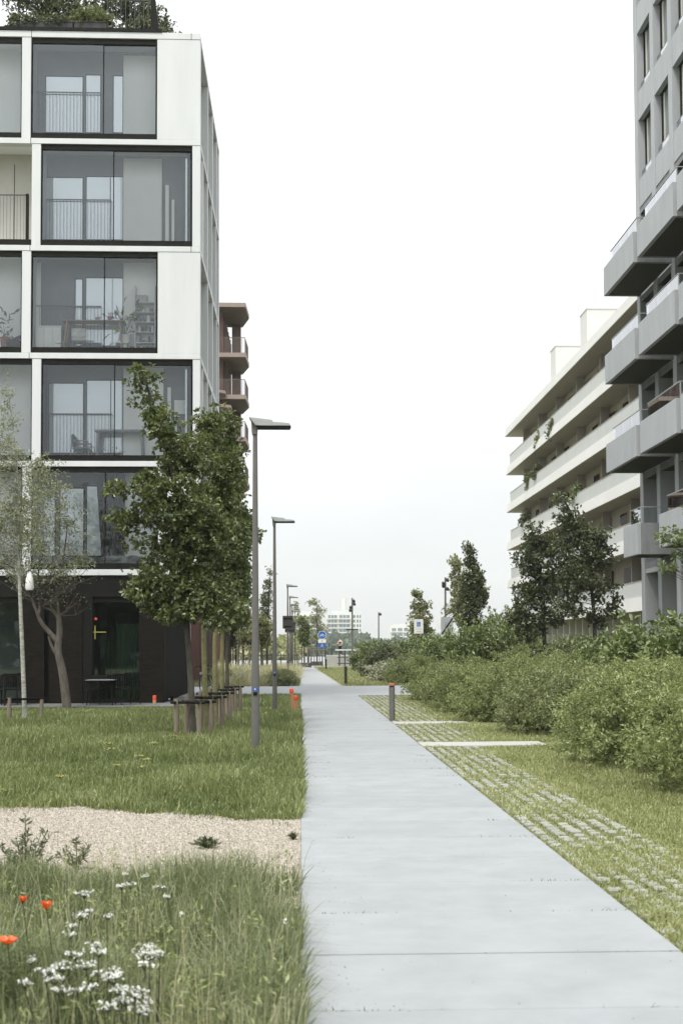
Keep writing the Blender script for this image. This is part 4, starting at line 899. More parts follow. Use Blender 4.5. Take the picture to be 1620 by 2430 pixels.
# ------------------------------------------------------------------ trees
def rel(Y, lst, dz=.9, yoff=0.0):
    "crown lobes given by their centre and radii in the survey photo, at the tree's own distance"
    k = Y/F; o = []
    for i, (x, y, rx, ry) in enumerate(lst):
        c = A(x, y, Y); o.append((c[0], Y+((i*.618) % 1-.5)*rx*k*dz+yoff, c[2], rx*k, rx*k*.95, ry*k))
    return o
def tr(Y, pts): return [A(x, y, Y) for x, y in pts]
oaks = [
 ('foremost oak of the staked row with a dark leaning crown and tall top shoot', 22.5, [(459, 1772), (452, 1600), (441, 1450), (432, 1250), (400, 1080), (350, 920), (335, 872)], .062, 'bark',
  [(334, 892, 26, 34), (350, 955, 36, 46), (395, 1025, 46, 50), (450, 1090, 78, 62), (345, 1150, 46, 36), (275, 1158, 38, 22), (305, 1235, 50, 30), (420, 1200, 96, 66), (395, 1300, 84, 52), (490, 1270, 78, 70), (350, 1385, 66, 44), (450, 1390, 95, 62), (400, 1450, 66, 34), (520, 1440, 62, 48)], 520, 51),
 ('second oak of the staked row with a yellow lichened trunk', 24.7, [(491, 1755), (486, 1600), (484, 1450), (500, 1250), (510, 1050), (505, 985)], .06, 'barklichen',
  [(500, 1010, 40, 36), (470, 1060, 46, 40), (530, 1110, 48, 56), (500, 1190, 74, 66), (535, 1290, 60, 66), (500, 1390, 62, 58), (560, 1330, 30, 40)], 300, 52),
 ('third oak of the staked row, its mottled trunk beside the lichened one', 27.0, [(512, 1735), (510, 1600), (512, 1480), (535, 1250), (548, 1080), (545, 985)], .06, 'barklichen',
  [(535, 1005, 28, 28), (540, 1055, 34, 40), (545, 1170, 34, 56), (548, 1260, 48, 60), (540, 1380, 52, 62), (590, 1270, 30, 20)], 260, 53),
 ('fourth oak of the staked row with a pale mottled trunk', 29.4, [(527, 1722), (527, 1600), (530, 1480), (552, 1300), (560, 1120), (562, 1030)], .055, 'barklichen',
  [(545, 1085, 22, 28), (552, 1160, 24, 44), (560, 1250, 34, 55), (552, 1370, 42, 60), (540, 1450, 46, 36), (596, 1275, 18, 14)], 200, 54),
 ('last oak of the staked row, nearest the street lamp', 31.6, [(541, 1710), (539, 1600), (541, 1480), (550, 1350), (560, 1200)], .055, 'bark',
  [(556, 1240, 28, 42), (556, 1320, 34, 56), (552, 1410, 42, 48), (540, 1470, 52, 30)], 170, 55)]
for lab, Y, tk, r0, bm, lobes, ncl, sd in oaks:
    T = tr(Y, tk); T[0][2] = -.05
    tree('oak_tree', lab, 'tree', T[0], T, r0, rel(Y, lobes), int(ncl*1.12), 9, .19, .078, M['oak'], M[bm], sd, 'oaks staked in a row along the path', every=4, rosette=6, aspect=.6)
# stakes: three posts and dark bands round each trunk
def stakes(label, Y, x, group, h=.80, r=.32, m='stake', n=4, band=True, s=1.0, base=None):
    X = A(x, 1600, Y)[0]; t = thing('tree_stake_frame', label, 'tree stakes', (X, Y, -.04), group); P = []
    for k in range(n):
        a = math.radians(205+360/n*k); p = np.array([X+r*math.cos(a), Y+r*math.sin(a), -.05]); P.append(p); b = MB(); b.tube([p, p+(0.01*math.cos(k*3), .0, h*.5), p+(0, 0, h+.05*math.sin(k*5))], [.045*s, .047*s, .044*s], M[m], 8); b.build('stake', t)
    if band:
        for k in range(n):
            p, q = P[k].copy(), P[(k+1) % n].copy(); b = MB(); p[2] = q[2] = h*.86; d = (q-p)/np.linalg.norm(q-p); c = np.array([X, Y, h*.86]); mid = (p+q)/2*.55+c*.45
            b.tube([p-d*.10, p, mid, q, q+d*.10], .028, M['black'], 6); b.build('tie_band', t)
    return t
gl_ = 'stake frames round the oak trunks'
for lab, Y, x in (('stake frame round the foremost oak trunk', 22.5, 459), ('stake frame round the second oak trunk with yellow lichen', 24.7, 490), ('stake frame round the third oak trunk', 27.0, 511), ('stake frame round the fourth oak trunk', 29.4, 527), ('stake frame round the oak trunk nearest the street lamp', 31.6, 541)): stakes(lab, Y, x, gl_)
stakes('two short stakes with a dark band beside the thin birch', 28.6, 62, None, .62, .36, n=2)
# birch and the old gnarled tree by the building
Y = 28.7; T = tr(Y, [(60, 1722), (56, 1600), (49, 1430), (45, 1330), (46, 1200), (36, 1050), (18, 910)]); T[0][2] = -.05
tree('birch_tree', 'thin pale trunked birch with a sparse silvery crown at the left photo edge', 'tree', T[0], T, .055, rel(Y, [(14, 940, 14, 50), (20, 1010, 26, 60), (30, 1100, 44, 56), (-30, 1080, 50, 80), (20, 1200, 60, 60), (70, 1180, 34, 60), (-20, 1280, 60, 60), (70, 1270, 40, 50), (30, 1340, 44, 36), (90, 1105, 16, 40)], 1.0), 520, 9, .16, .045, M['birch'], M['barklt'], 61, None, every=3, rosette=3, aspect=.6, rtop=.006)
Y = 36.2; t = thing('old_tree', 'gnarled old tree with a thick leaning forked trunk before the dark brick wall', 'tree', A(157, 1668, Y)*np.array([1, 1, 0]))
main = smooth_line([A(160, 1672, Y)*np.array([1, 1, 0])-(0, 0, .05)]+tr(Y, [(150, 1600), (138, 1545), (142, 1500), (140, 1465)]), 14); mb = MB(); mb.tube(main, np.linspace(.135, .07, 14), M['barkold'], 10); mb.build('trunk', t)
rng = np.random.default_rng(62); lb = MB()
def limb(pts, ra, rb, n=9): lb.tube(smooth_line(tr(Y, pts), n), np.linspace(ra, rb, n), M['barkold'], 7, False)
limb([(142, 1530), (125, 1508), (108, 1490), (95, 1470), (84, 1440), (72, 1412), (58, 1392)], .085, .03)
limb([(138, 1560), (122, 1530), (116, 1510)], .05, .03); limb([(92, 1465), (96, 1430), (90, 1385), (96, 1330)], .045, .02); limb([(140, 1470), (128, 1452), (108, 1442), (100, 1438)], .05, .03); limb([(142, 1475), (138, 1440), (136, 1400), (150, 1340), (160, 1250)], .05, .012)
tips = []
for k in range(58):
    x0, y0 = rng.choice([(140, 1462), (100, 1440), (78, 1420), (136, 1410), (60, 1394), (94, 1400)]).astype(float) if False else [(140, 1462), (100, 1440), (78, 1420), (136, 1410), (60, 1394), (94, 1400)][rng.integers(6)]
    ang = rng.uniform(-2.75, -.35); ln = rng.uniform(45, 125); x1, y1 = x0+ln*math.cos(ang)*.95, y0+ln*math.sin(ang)*.75
    p = A(x0, y0, Y); q = A(x1, y1, Y+rng.uniform(-.9, .9)); m_ = (p+q)/2+rng.normal(0, .06, 3)-(0, 0, .05); lb.tube([p, m_, q], [.022, .013, .005], M['barkold'], 5, False); tips.append(q)
    for j in range(2):
        e = m_+(q-m_)*rng.random()+rng.normal(0, .22, 3)+(0, 0, .15); lb.tube([m_, e], [.008, .003], M['barkold'], 4, False); tips.append(e)
lb.build('branch', t)
foliage('crown', t, rel(Y, [(120, 1180, 60, 90), (165, 1240, 46, 70), (105, 1300, 60, 60), (185, 1330, 40, 36), (75, 1370, 50, 26), (140, 1360, 50, 26), (90, 1120, 40, 60), (60, 1240, 50, 60)], 1.0), 520, 10, .20, .05, M['birch'], rng, .6, .2, 3)
T_ = np.array(tips); V, Fc = leaves(np.repeat(T_, 3, 0)+rng.normal(0, .06, (len(T_)*3, 3)), rng.normal(size=(len(T_)*3, 3)), .05); tri_mesh('twig_leaves', V, Fc, rng.random(len(T_)*6), M['birch'], t)
c = A(71, 1380, Y-.5); b = MB(); b.tube([c+(0, 0, .28), c+(0, 0, .1), c-(0, 0, .16), c-(0, 0, .24)], [.035, .10, .125, .10], M['signwhite'], 10); b.tube([c+(0, 0, .28), c+(.02, 0, .5)], .008, M['black'], 5); tag(b.build('hanging_pouch', None, c), 'white tapered pouch hanging among the branches of the old tree', 'pouch')
# trees on the right
rt2 = [('broad dark tree left of its taller twin before the white balcony block', 46.5, [(1292, 1560), (1290, 1480), (1284, 1380), (1270, 1290), (1258, 1250)], .085, [(1262, 1262, 22, 26), (1290, 1295, 48, 34), (1255, 1330, 40, 36), (1300, 1370, 55, 44), (1250, 1410, 42, 40), (1232, 1460, 34, 30), (1295, 1450, 52, 44), (1260, 1500, 36, 26)], 300, 71, 'dark'),
       ('taller dark tree with an open crown between the balcony block and the tower', 45.6, [(1412, 1560), (1410, 1490), (1400, 1380), (1380, 1280), (1345, 1200), (1325, 1180)], .085, [(1325, 1192, 26, 18), (1350, 1235, 34, 34), (1395, 1270, 44, 34), (1340, 1300, 44, 40), (1420, 1320, 40, 40), (1370, 1370, 55, 44), (1435, 1400, 36, 40), (1350, 1440, 44, 30), (1462, 1440, 22, 28), (1420, 1465, 34, 30), (1385, 1320, 44, 40)], 360, 72, 'dark'),
       ('narrow dark columnar tree standing above the shrubs in mid distance', 72, [(1130, 1545), (1128, 1460), (1122, 1380), (1114, 1300)], .10, [(1112, 1306, 12, 16), (1116, 1340, 17, 24), (1122, 1372, 26, 20), (1116, 1398, 24, 24), (1124, 1425, 30, 24), (1112, 1455, 24, 24), (1118, 1480, 26, 22), (1120, 1410, 28, 30)], 380, 73, 'dark'),
       ('pale feathery tree directly behind the dark columnar tree', 100, [(1092, 1545), (1092, 1450), (1088, 1330)], .12, [(1080, 1336, 16, 18), (1086, 1370, 22, 26), (1095, 1410, 34, 30), (1090, 1455, 34, 30), (1140, 1400, 18, 22)], 190, 74, 'pale'),
       ('pale conical tree behind the white parking sign', 100, [(1000, 1545), (998, 1480), (994, 1410)], .10, [(990, 1412, 14, 12), (1000, 1440, 24, 18), (996, 1470, 30, 22), (1000, 1500, 32, 22)], 150, 75, 'pale')]
for lab, Y, tk, r0, lobes, ncl, sd, lm in rt2:
    T = tr(Y, tk); T[0][2] = -.05; k = Y/46
    tree('dark_tree' if lm == 'dark' else 'pale_tree', lab, 'tree', T[0], T, r0, rel(Y, lobes), int(ncl*.95), 9, .23*k**.5, .10*k**.6, M[lm], M['bark'], sd, None, every=3, rosette=5, aspect=.7, rtop=.015)
# branches reaching in from a tree beyond the right edge
Y = 25.0; T = tr(Y, [(1700, 1640), (1695, 1450), (1690, 1250), (1680, 1100)]); T[0][2] = -.05
tree('edge_tree', 'tree at the right photo edge with small pale leaved branches reaching in', 'tree', T[0], T, .07, rel(Y, [(1575, 1280, 40, 8), (1600, 1265, 34, 14), (1610, 1320, 30, 10), (1590, 1345, 26, 10), (1570, 1262, 14, 8), (1640, 1290, 40, 40), (1680, 1200, 60, 60), (1690, 1340, 60, 50)], .6), 130, 7, .13, .075, M['shrub2'], M['bark'], 76, None, every=1, rosette=4)

# ------------------------------------------------------------------ shrubs: the hedge on the right
S1 = shrub_proto('feathery_shrub', 1.5, 1.45, 560, 15, .17, .052, M['shrub'], 81, 5, .42)
S2 = shrub_proto('feathery_shrub', 1.45, 1.35, 540, 15, .16, .048, M['shrub'], 82, 5, .42)
S3 = shrub_proto('broadleaf_shrub', 2.6, 1.45, 330, 12, .24, .14, M['shrub2'], 83, 4, .5)
S4 = shrub_proto('grey_green_shrub', 1.45, 1.45, 420, 14, .20, .062, M['shrub3'], 84, 5, .4)
S5 = shrub_proto('whitish_shrub', 1.0, 1.1, 220, 10, .17, .08, M['shrub4'], 85, 4, .55)
S6 = shrub_proto('dark_shrub', 1.7, 1.4, 330, 12, .22, .10, M['dark'], 86, 4, .5)
hg = 'shrubs massed along the right of the path'
def sh(p, x, y, rz, s, sz, lab, cat='shrub'): place(p, (x, y, -.04), rz, (s, s, sz), lab, cat, hg)
sh(S1, 5.25, 14.2, .3, 1.0, 1.02, 'nearest feathery green shrub, at the right photo edge'); sh(S2, 4.95, 17.2, 1.9, 1.1, 1.0, 'big feathery shrub overhanging the lawn just before the pale kerb strips'); sh(S1, 7.9, 16.6, 2.5, 1.2, 1.1, 'feathery shrub behind the nearest one, cut by the right photo edge')
sh(S2, 5.4, 20.4, .8, 1.05, .96, 'feathery shrub ending at the nearer pale kerb strip'); sh(S1, 8.2, 20.8, 4.1, 1.3, 1.05, 'feathery shrub in the second row behind the nearer kerb strip end')
sh(S4, 4.85, 24.2, 1.2, .95, .95, 'grey green shrub with a dark hollow between the two kerb strips'); sh(S2, 7.4, 24.9, 3.3, 1.2, 1.05, 'pale feathery shrub behind the grey green one between the kerb strips')
sh(S1, 4.7, 28.2, 5.2, .95, .94, 'feathery shrub at the end of the farther kerb strip'); sh(S4, 7.3, 29.3, .5, 1.25, 1.1, 'grey green shrub in the second row behind the farther kerb strip')
sh(S2, 4.55, 31.9, 2.2, .95, .90, 'dense feathery shrub behind the nearest bollard'); sh(S4, 4.7, 35.6, 4.4, 1.05, .9, 'grey green shrub overhanging the lawn past the nearest bollard'); sh(S1, 4.9, 39.6, .1, 1.15, .88, 'feathery shrub beside the near corner of the crossing path')
sh(S2, 7.4, 34.4, 1.1, 1.3, 1.1, 'feathery shrub in the second row below the twin dark trees'); sh(S1, 7.6, 39.5, 2.8, 1.35, 1.1, 'feathery shrub in the second row near the crossing path'); sh(S4, 5.4, 43.4, 2.0, 1.1, .95, 'grey green shrub leaning over the crossing path')
sh(S3, 8.0, 27.6, .4, 1.05, .98, 'tall broadleaf shrub at the right photo edge below the tower'); sh(S3, 9.6, 27.2, 1.7, 1.1, 1.12, 'taller broadleaf shrub half cut by the right photo edge'); sh(S3, 8.1, 33.0, 2.9, .78, .86, 'bright broadleaf shrub in front of the tower corner')
sh(S6, 9.2, 40.5, 1.0, 1.2, 1.05, 'dark shrub under the taller dark tree'); sh(S6, 7.8, 43.6, 2.4, 1.2, 1.05, 'dark shrub under the broad dark tree'); sh(S3, 6.0, 43.0, 5.0, .72, 1.10, 'broadleaf shrub rising behind the sign with a black diagonal stripe'); sh(S3, 7.1, 47.0, 3.6, .8, 1.12, 'broadleaf shrub left of the twin dark trees, tallest of the hedge')
sh(S6, 9.8, 46.2, 3.9, 1.3, .95, 'dark shrub at the foot of the white balcony block')
sh(S5, 4.45, 63.0, .6, 1.1, 1.12, 'small whitish shrub at the lawn edge beyond the crossing path'); sh(S2, 5.2, 58.6, 5.5, 1.1, 1.0, 'feathery shrub on the far side of the crossing path'); sh(S6, 4.75, 74, 2.0, 1.0, 1.2, 'dark shrub beside the lawn beyond the second bollard'); sh(S3, 5.2, 84, 1.4, 1.0, .92, 'broadleaf shrub near the far end of the lawn'); sh(S3, 5.4, 97, 4.2, 1.25, 1.0, 'farthest broadleaf shrub of the hedge, before the tall mast')
for (p, x, y, rz, s, sz, lab) in ((S3, 6.9, 62, .9, 1.1, .95, 'broadleaf shrub below the parking sign'), (S4, 7.6, 70, 2.1, 1.5, 1.5, 'tall grey green shrub behind the parking sign post'), (S3, 9.0, 60, 3.0, 1.1, 1.05, 'broadleaf shrub below the striped sign'), (S2, 7.2, 53.6, 4.0, 1.3, 1.3, 'feathery shrub right of the crossing path end'), (S1, 9.8, 54.6, 1.5, 1.4, 1.6, 'tall feathery shrub behind the crossing path end'), (S3, 11.0, 66, 5.1, 1.3, 1.35, 'big broadleaf shrub below the columnar tree'), (S3, 12.2, 74, .2, 1.2, 1.65, 'tallest pale shrub between columnar tree and white block'), (S3, 8.6, 80, 2.6, 1.3, 1.1, 'broadleaf shrub between the parking sign and the striped sign'), (S6, 13.2, 84, 2.6, 1.6, 1.5, 'dark shrub before the low grey pavilion'), (S3, 8.6, 92, 1.9, 1.4, 1.1, 'shrub under the pale conical tree'), (S3, 12.6, 58, 2.2, 1.2, .9, 'broadleaf shrub along the wall of the white block'), (S3, 11.8, 52, 3.7, 1.3, .9, 'broadleaf shrub between the twin trees and the white block')): sh(p, x, y, rz, s, sz, lab)

for (p, x, y, rz, s, sz, lab) in ((S2, 6.35, 22.4, .7, 1.05, 1.0, 'feathery shrub filling the gap behind the nearer kerb strip end'), (S1, 6.2, 26.2, 2.7, 1.05, .98, 'feathery shrub filling the gap between the two kerb strips'), (S2, 6.1, 30.4, 4.6, 1.05, .98, 'feathery shrub filling the gap behind the farther kerb strip'), (S1, 6.1, 37.4, 1.4, 1.15, 1.0, 'feathery shrub between the nearest bollard and the crossing path, second row')): sh(p, x, y, rz, s, sz, lab)
rb = random.Random(12)
for k in range(22):
    o = copy_tree(rb.choice([S4, S5, S2])); x = -.75-8.0*rb.random()**1.2; y = 57.2+8*rb.random()**1.4; q = rb.uniform(.38, .62); o.location = (x, y, -.04); o.rotation_euler = (0, 0, rb.random()*6); o.scale = (q, q, q*rb.uniform(.8, 1.15)); o.name = 'bed_plant'; tag(o, 'small shaggy plant among the ornamental grass beyond the crossing path', 'plant', 'plants in the ornamental grass bed')
# ------------------------------------------------------------------ trees beyond the crossing, left and centre
def young(lab, x, yt, Y, lobes, ncl, sd, lm='pale', size=.16, r0=.07, cr=.3, lean=0, name='young_tree', per=6):
    T = [A(x, 1560, Y)*np.array([1, 1, 0])-(0, 0, .05), A(x, 1520, Y), A(x+lean*.5, (1520+yt)/2, Y), A(x+lean, yt+4, Y)]
    tree(name, lab, 'tree', T[0], T, r0, rel(Y, lobes), ncl, per, cr, size, M[lm], M['bark'], sd, None, every=2, rosette=4, aspect=.6, rtop=.02)
young('tall slender poplar between the two nearer street lamps', 634, 1346, 96, [(641, 1360, 6, 16), (636, 1392, 9, 22), (630, 1430, 13, 26), (628, 1470, 16, 26), (626, 1505, 14, 18)], 190, 91, 'birch', .13, .10, .32, 8)
young('sparse young staked tree behind the cycle path sign', 752, 1420, 128, [(742, 1428, 10, 8), (756, 1450, 16, 14), (744, 1470, 18, 14), (760, 1490, 18, 14), (752, 1510, 14, 10)], 110, 92, 'birch', .17, .08, .4)
young('bushier young staked tree left of the cycle path sign', 722, 1462, 116, [(716, 1472, 13, 10), (726, 1492, 16, 12), (718, 1510, 14, 12), (724, 1526, 10, 8)], 150, 93, 'shrub2', .17, .08, .34)
young('sparse young tree right behind the lamp columns', 700, 1430, 120, [(700, 1446, 9, 14), (706, 1474, 12, 14), (698, 1500, 12, 14)], 70, 94, 'birch', .15, .06, .35)
young('yellow green tree standing left of the second lamp', 620, 1462, 84, [(618, 1474, 16, 12), (632, 1490, 14, 14), (612, 1502, 20, 16), (628, 1522, 16, 12)], 190, 95, 'pale', .15)
young('pale tree partly behind the nearest lamp column', 592, 1455, 88, [(588, 1468, 16, 14), (600, 1490, 16, 14), (584, 1508, 20, 14), (600, 1526, 14, 10)], 190, 96, 'pale', .15)
young('pale tree behind the oak trunks on the far lawn', 560, 1462, 92, [(560, 1476, 18, 14), (550, 1496, 18, 14), (568, 1512, 20, 14), (556, 1528, 14, 8)], 190, 97, 'pale', .15)
young('light green tree seen between the oak crowns and the lamp', 578, 1430, 105, [(574, 1444, 14, 14), (582, 1470, 14, 14)], 110, 98, 'pale', .16)
young('thin tree beside the brown building', 566, 1395, 84, [(566, 1404, 6, 10), (572, 1430, 8, 16)], 60, 99, 'birch', .12, .05, .25)
for lab, x, Y, h in (('tall stake frame round the bushier young tree', 723, 115.8, 2.0), ('tall stake frame round the sparse tree behind the cycle sign', 752, 127.8, 2.0), ('tall stake frame behind the oak trunks on the far lawn', 546, 91.8, 2.1), ('tall stake frame at the pale tree behind the nearest lamp', 584, 87.8, 2.1)):
    t = stakes(lab, Y, x, 'stake frames of the young trees', h, .62, 'stake', 4, False)
    X = A(x, 1600, Y)[0]; b = MB()
    for zz in (h*.92, h*.82): b.box(X-.7, X+.7, Y-.56, Y-.50, zz-.05, zz, M['stake'])
    b.build('crossbar', t); q = MB(); q.box(X-.62, X+.62, Y-.5, Y+.5, -.05, .42, M['darkgrey']); q.build('root_box', t)
# distant woods
def woods(name, x0, x1, yt, Y, n, sd, size, lm='woods', dep=60):
    r = np.random.default_rng(sd); a = A(x0, 1540, Y)[0]; c = A(x1, 1540, Y)[0]; top = A(x0, yt, Y)[2]; P = []
    for k in range(n):
        x = r.uniform(a, c); y = Y+r.uniform(0, dep); hh = top*(.55+.45*vnoise(np.array([x/12.]), np.array([3.]), 1, sd)[0])*r.uniform(.75, 1.05); P.append((x, y, hh*.5, hh*.45, hh*.45, hh*.52))
    cc, dr = clump_points(P, n*26, r, .7); V, Fc = leaves(cc, dr, size, .9, .1, .6, .6, r); o = tri_mesh(name, V, Fc, np.clip(r.random(len(cc)*2), 0, 1), M[lm]); o['kind'] = 'stuff'
woods('distant_woods', 640, 880, 1502, 560, 130, 101, 3.0); woods('distant_shrubs', 690, 850, 1524, 300, 90, 102, 1.5); woods('riverside_bushes', 520, 700, 1508, 200, 120, 103, .9, 'pale', 40); woods('far_right_woods', 860, 1260, 1516, 420, 150, 104, 2.4, 'woods', 80)

# plants grown along the balconies of the white block
for k, (x, y, lab) in enumerate(((1310, 1005, 'green plant trailing over the top balcony of the white block'), (1277, 1032, 'yellowish plant trailing from the far end of the top balcony'), (1272, 1112, 'tall dark plant on the fourth floor balcony of the white block'), (1255, 1130, 'pale plant on the fourth floor balcony next to the tall dark one'), (1243, 1222, 'bushy dark plant at the far end of the third floor balcony'), (1365, 1160, 'bluish green round plant on the third floor balcony'))):
    c = AX(x, y, 16.45); bush('balcony_plant', lab, 'plant', (c[0], c[1], c[2]-.4), [(0, 0, .2, .25, .6, .5), (-.08, .3, -.1, .18, .4, .45), (.1, -.4, .3, .25, .5, .4)], 34, 8, .22, .13, M[('roofleaf', 'shrub', 'dark', 'shrub3', 'dark', 'shrub2')[k]], 500+k, 'plants on the balconies of the white block', droop=.5)
# ------------------------------------------------------------------ street lamps
def lamp():
    t = thing('street_lamp', None, None); b = MB(); b.tube([(0, 0, -.05), (0, 0, 1.2), (0, 0, 4.9)], [.064, .058, .034], M['pole'], 16); b.build('pole', t)
    k = MB(); k.extr([(-.05, -.055, 4.93), (-.042, -.055, 4.90), (.034, -.055, 4.90), (.04, -.055, 5.02), (.0, -.055, 5.07), (-.058, -.055, 5.10)], (0, .11, 0), M['pole']); k.build('bracket', t, bevel=.006)
    h = MB(); pts = [(.009, .028), (-.088, .154), (.26, .112), (.275, .082), (.516, .063), (.545, .020), (.10, .020)]
    h.extr([(x, -.13, 5.0+z) for x, z in pts], (0, .26, 0), M['polelt'])
    for q in (.33, .37, .41): h.box(q, q+.012, -.11, .11, 5.075, 5.092, M['polelt'])
    hd = h.build('lamp_head', t, bevel=.006)
    u = MB(); u.extr([(x, -.12, 5.0+z) for x, z in [(.02, .019), (.54, .019), (.525, -.002), (.037, -.002)]], (0, .24, 0), M['black']); u.build('lens_plate', hd)
    p = MB(); p.box(-.03, .03, -.0665, -.055, .95, 1.0, M['black']); p.build('service_hatch', t)
    return t
LP = lamp(); lg = 'street lamps along the left edge of the path'
lamps = []
for y, lab in ((19.15, 'nearest tall grey street lamp standing in the grass'), (33.45, 'second street lamp, just before the crossing path'), (67.8, 'third street lamp in the ornamental grass with a dark sign back'), (82.3, 'fourth street lamp with a second dark sign back'), (97.0, 'fifth street lamp from the viewer'), (112.0, 'farthest street lamp in the row')):
    o = LP if y < 20 else copy_tree(LP); o.location = (-.68, y, -.03); tag(o, lab, 'street lamp', lg); lamps.append(o)
for o, z in ((lamps[0], 1.02), (lamps[1], 1.02)):
    b = MB(); 
    for k in range(5): a0 = -2.1+.24*k; b.poly([(.061*math.cos(a), .061*math.sin(a), zz) for zz in (z, z+.045) for a in (a0, a0+.24)], [(0, 1, 3, 2)], M['blue'])
    b.poly([(.0625*math.cos(a), .0625*math.sin(a), zz) for zz in (z+.012, z+.034) for a in (-1.75, -1.5)], [(0, 1, 3, 2)], M['signwhite']); b.build('sticker', o, (0, 0, 0))
for o, x0, lab in ((lamps[2], -.42, 'dark rectangular sign back on the third street lamp'), (lamps[3], -.12, 'dark rectangular sign back on the fourth street lamp')):
    Y = o.location.y; k = Y/67.8; b = MB(); c = (-.68, Y, 3.1); w = .27*k
    b.box(-.68-w, -.68+w, Y-.10, Y-.075, 2.73*k**.0, 3.42, M['darkgrey']); b.box(-.68-w*.9, -.68+w*.9, Y-.125, Y-.10, 2.84, 2.88, M['black']); b.box(-.68-w*.9, -.68+w*.9, Y-.125, Y-.10, 3.26, 3.30, M['black'])
    tag(b.build('sign_panel', None, c), lab, 'sign', 'sign backs on the street lamps')
# bollards
def bollard(y, lab, cap):
    x = 2.05; t = thing('bollard', lab, 'bollard', (x, y, -.04), 'bollards along the right edge of the path'); c = np.array([x, y, -.05])
    b = MB(); b.tube([c, c+(0, 0, .80)], .066, M['pole' if cap else 'darkgrey'], 18); b.build('post', t)
    k = MB(); k.tube([c+(0, 0, .80), c+(0, 0, .83)], .058, M['black'], 18); k.tube([c+(0, 0, .83), c+(0, 0, .885), c+(0, 0, .893)], [.068, .068, .058], M['orange' if cap else 'darkgrey'], 18); k.build('cap', t)
    return t
M['orange2'] = mat('rusty_cap', (.33, .13, .07), .8, .2, 9)
_o = M['orange']; M['orange'] = M['orange2']; bollard(28.5, 'nearest grey bollard with a rusty red cap by the path edge', True); M['orange'] = _o
bollard(57.8, 'dark bollard on the lawn just beyond the crossing path', False); bollard(101.8, 'farthest dark bollard near the cycle path sign', False)
# orange tipped posts
def post(base, top, r, lab, tip=.12):
    base = np.array(base, float); top = np.array(top, float); t = thing('marker_post', lab, 'post', base, 'wooden posts with orange tops'); d = (top-base)/np.linalg.norm(top-base)
    b = MB(); b.tube([base, top-d*tip], r, M['postwood'], 10); b.build('shaft', t); k = MB(); k.tube([top-d*tip, top-d*.01, top], [r*1.03, r*1.03, r*.8], M['orange'], 10); k.build('painted_top', t)
post((-.17, 32.6, -.05), A(691, 1634, 32.5), .05, 'taller leaning wooden post with orange red top in the grass by the path'); post((-.10, 32.2, -.05), A(701, 1651, 32.1), .05, 'shorter wooden post with orange red top next to the leaning one')
p = A(367, 1650, 38.4); post((p[0], 38.4, -.05), p, .055, 'short orange topped post standing before the dark brick pier', .14)
# bicycles
def ringp(c, r, n=20): return [np.array([c[0], c[1]+r*math.cos(2*math.pi*k/n), c[2]+r*math.sin(2*math.pi*k/n)]) for k in range(n+1)]
def bicycle(lab, loc, rz):
    t = thing('bicycle', lab, 'bicycle', (0, 0, 0)); r = .34
    for y in (-.53, .53):
        b = MB(); b.tube(ringp((0, y, r), r), .02, M['rubber'], 6, False); w = b.build('wheel', t); s = MB()
        for k in range(10): a = math.pi*2*k/10; s.tube([(0, y, r), (0, y+.32*math.cos(a), r+.32*math.sin(a))], .003, M['steel'], 4, False)
        s.build('spokes', w)
    f = MB()
    for a, c in (((0, -.53, r), (0, -.14, .30)), ((0, -.14, .30), (0, -.28, .86)), ((0, -.25, .78), (0, .36, .82)), ((0, -.14, .30), (0, .38, .74)), ((0, .53, r), (0, .36, .95)), ((0, -.53, r), (0, -.26, .76))): f.tube([a, c], .017, M['black'], 6)
    f.build('frame', t); h = MB(); h.tube([(-.29, .26, 1.02), (-.2, .36, 1.04), (0, .37, 1.0), (.2, .36, 1.04), (.29, .26, 1.02)], .014, M['black'], 6); h.build('handlebar', t)
    s = MB(); s.ball((0, -.29, .90), (.075, .14, .035), M['rubber'], 10); s.build('saddle', t); q = MB(); q.tube([(0, -.14, .30), (.13, -.14, .20)], .01, M['steel'], 5); q.tube([(0, -.14, .30), (-.13, -.14, .40)], .01, M['steel'], 5); q.box(.10, .19, -.18, -.10, .19, .21, M['rubber']); q.box(-.19, -.10, -.18, -.10, .39, .41, M['rubber']); q.build('pedals', t)
    k = MB(); k.box(-.06, .06, .50, .56, .74, .82, M['signwhite']); k.build('front_lamp', t); t.location = loc; t.rotation_euler = (math.radians(0), math.radians(5), rz)
p = G(492, 1645); bicycle('dark bicycle seen end on beside the fluted dark wall', (A(492, 1600, 46.8)[0], 46.8, -.01), math.radians(168)); bicycle('small dark bicycle parked far off on the left lawn', (A(578, 1560, 124.5)[0], 124.5, -.005), math.radians(60))
b = MB(); p = A(405, 1655, 41.2); b.box(p[0]-.09, p[0]+.12, 40.9, 41.3, -.03, .13, M['black']); b.box(p[0]-.04, p[0]+.02, 40.88, 40.899, .02, .07, M['signwhite']); tag(b.build('floor_box', None, (p[0], 41, -.02)), 'small black box lying at the foot of the fluted dark wall', 'box')

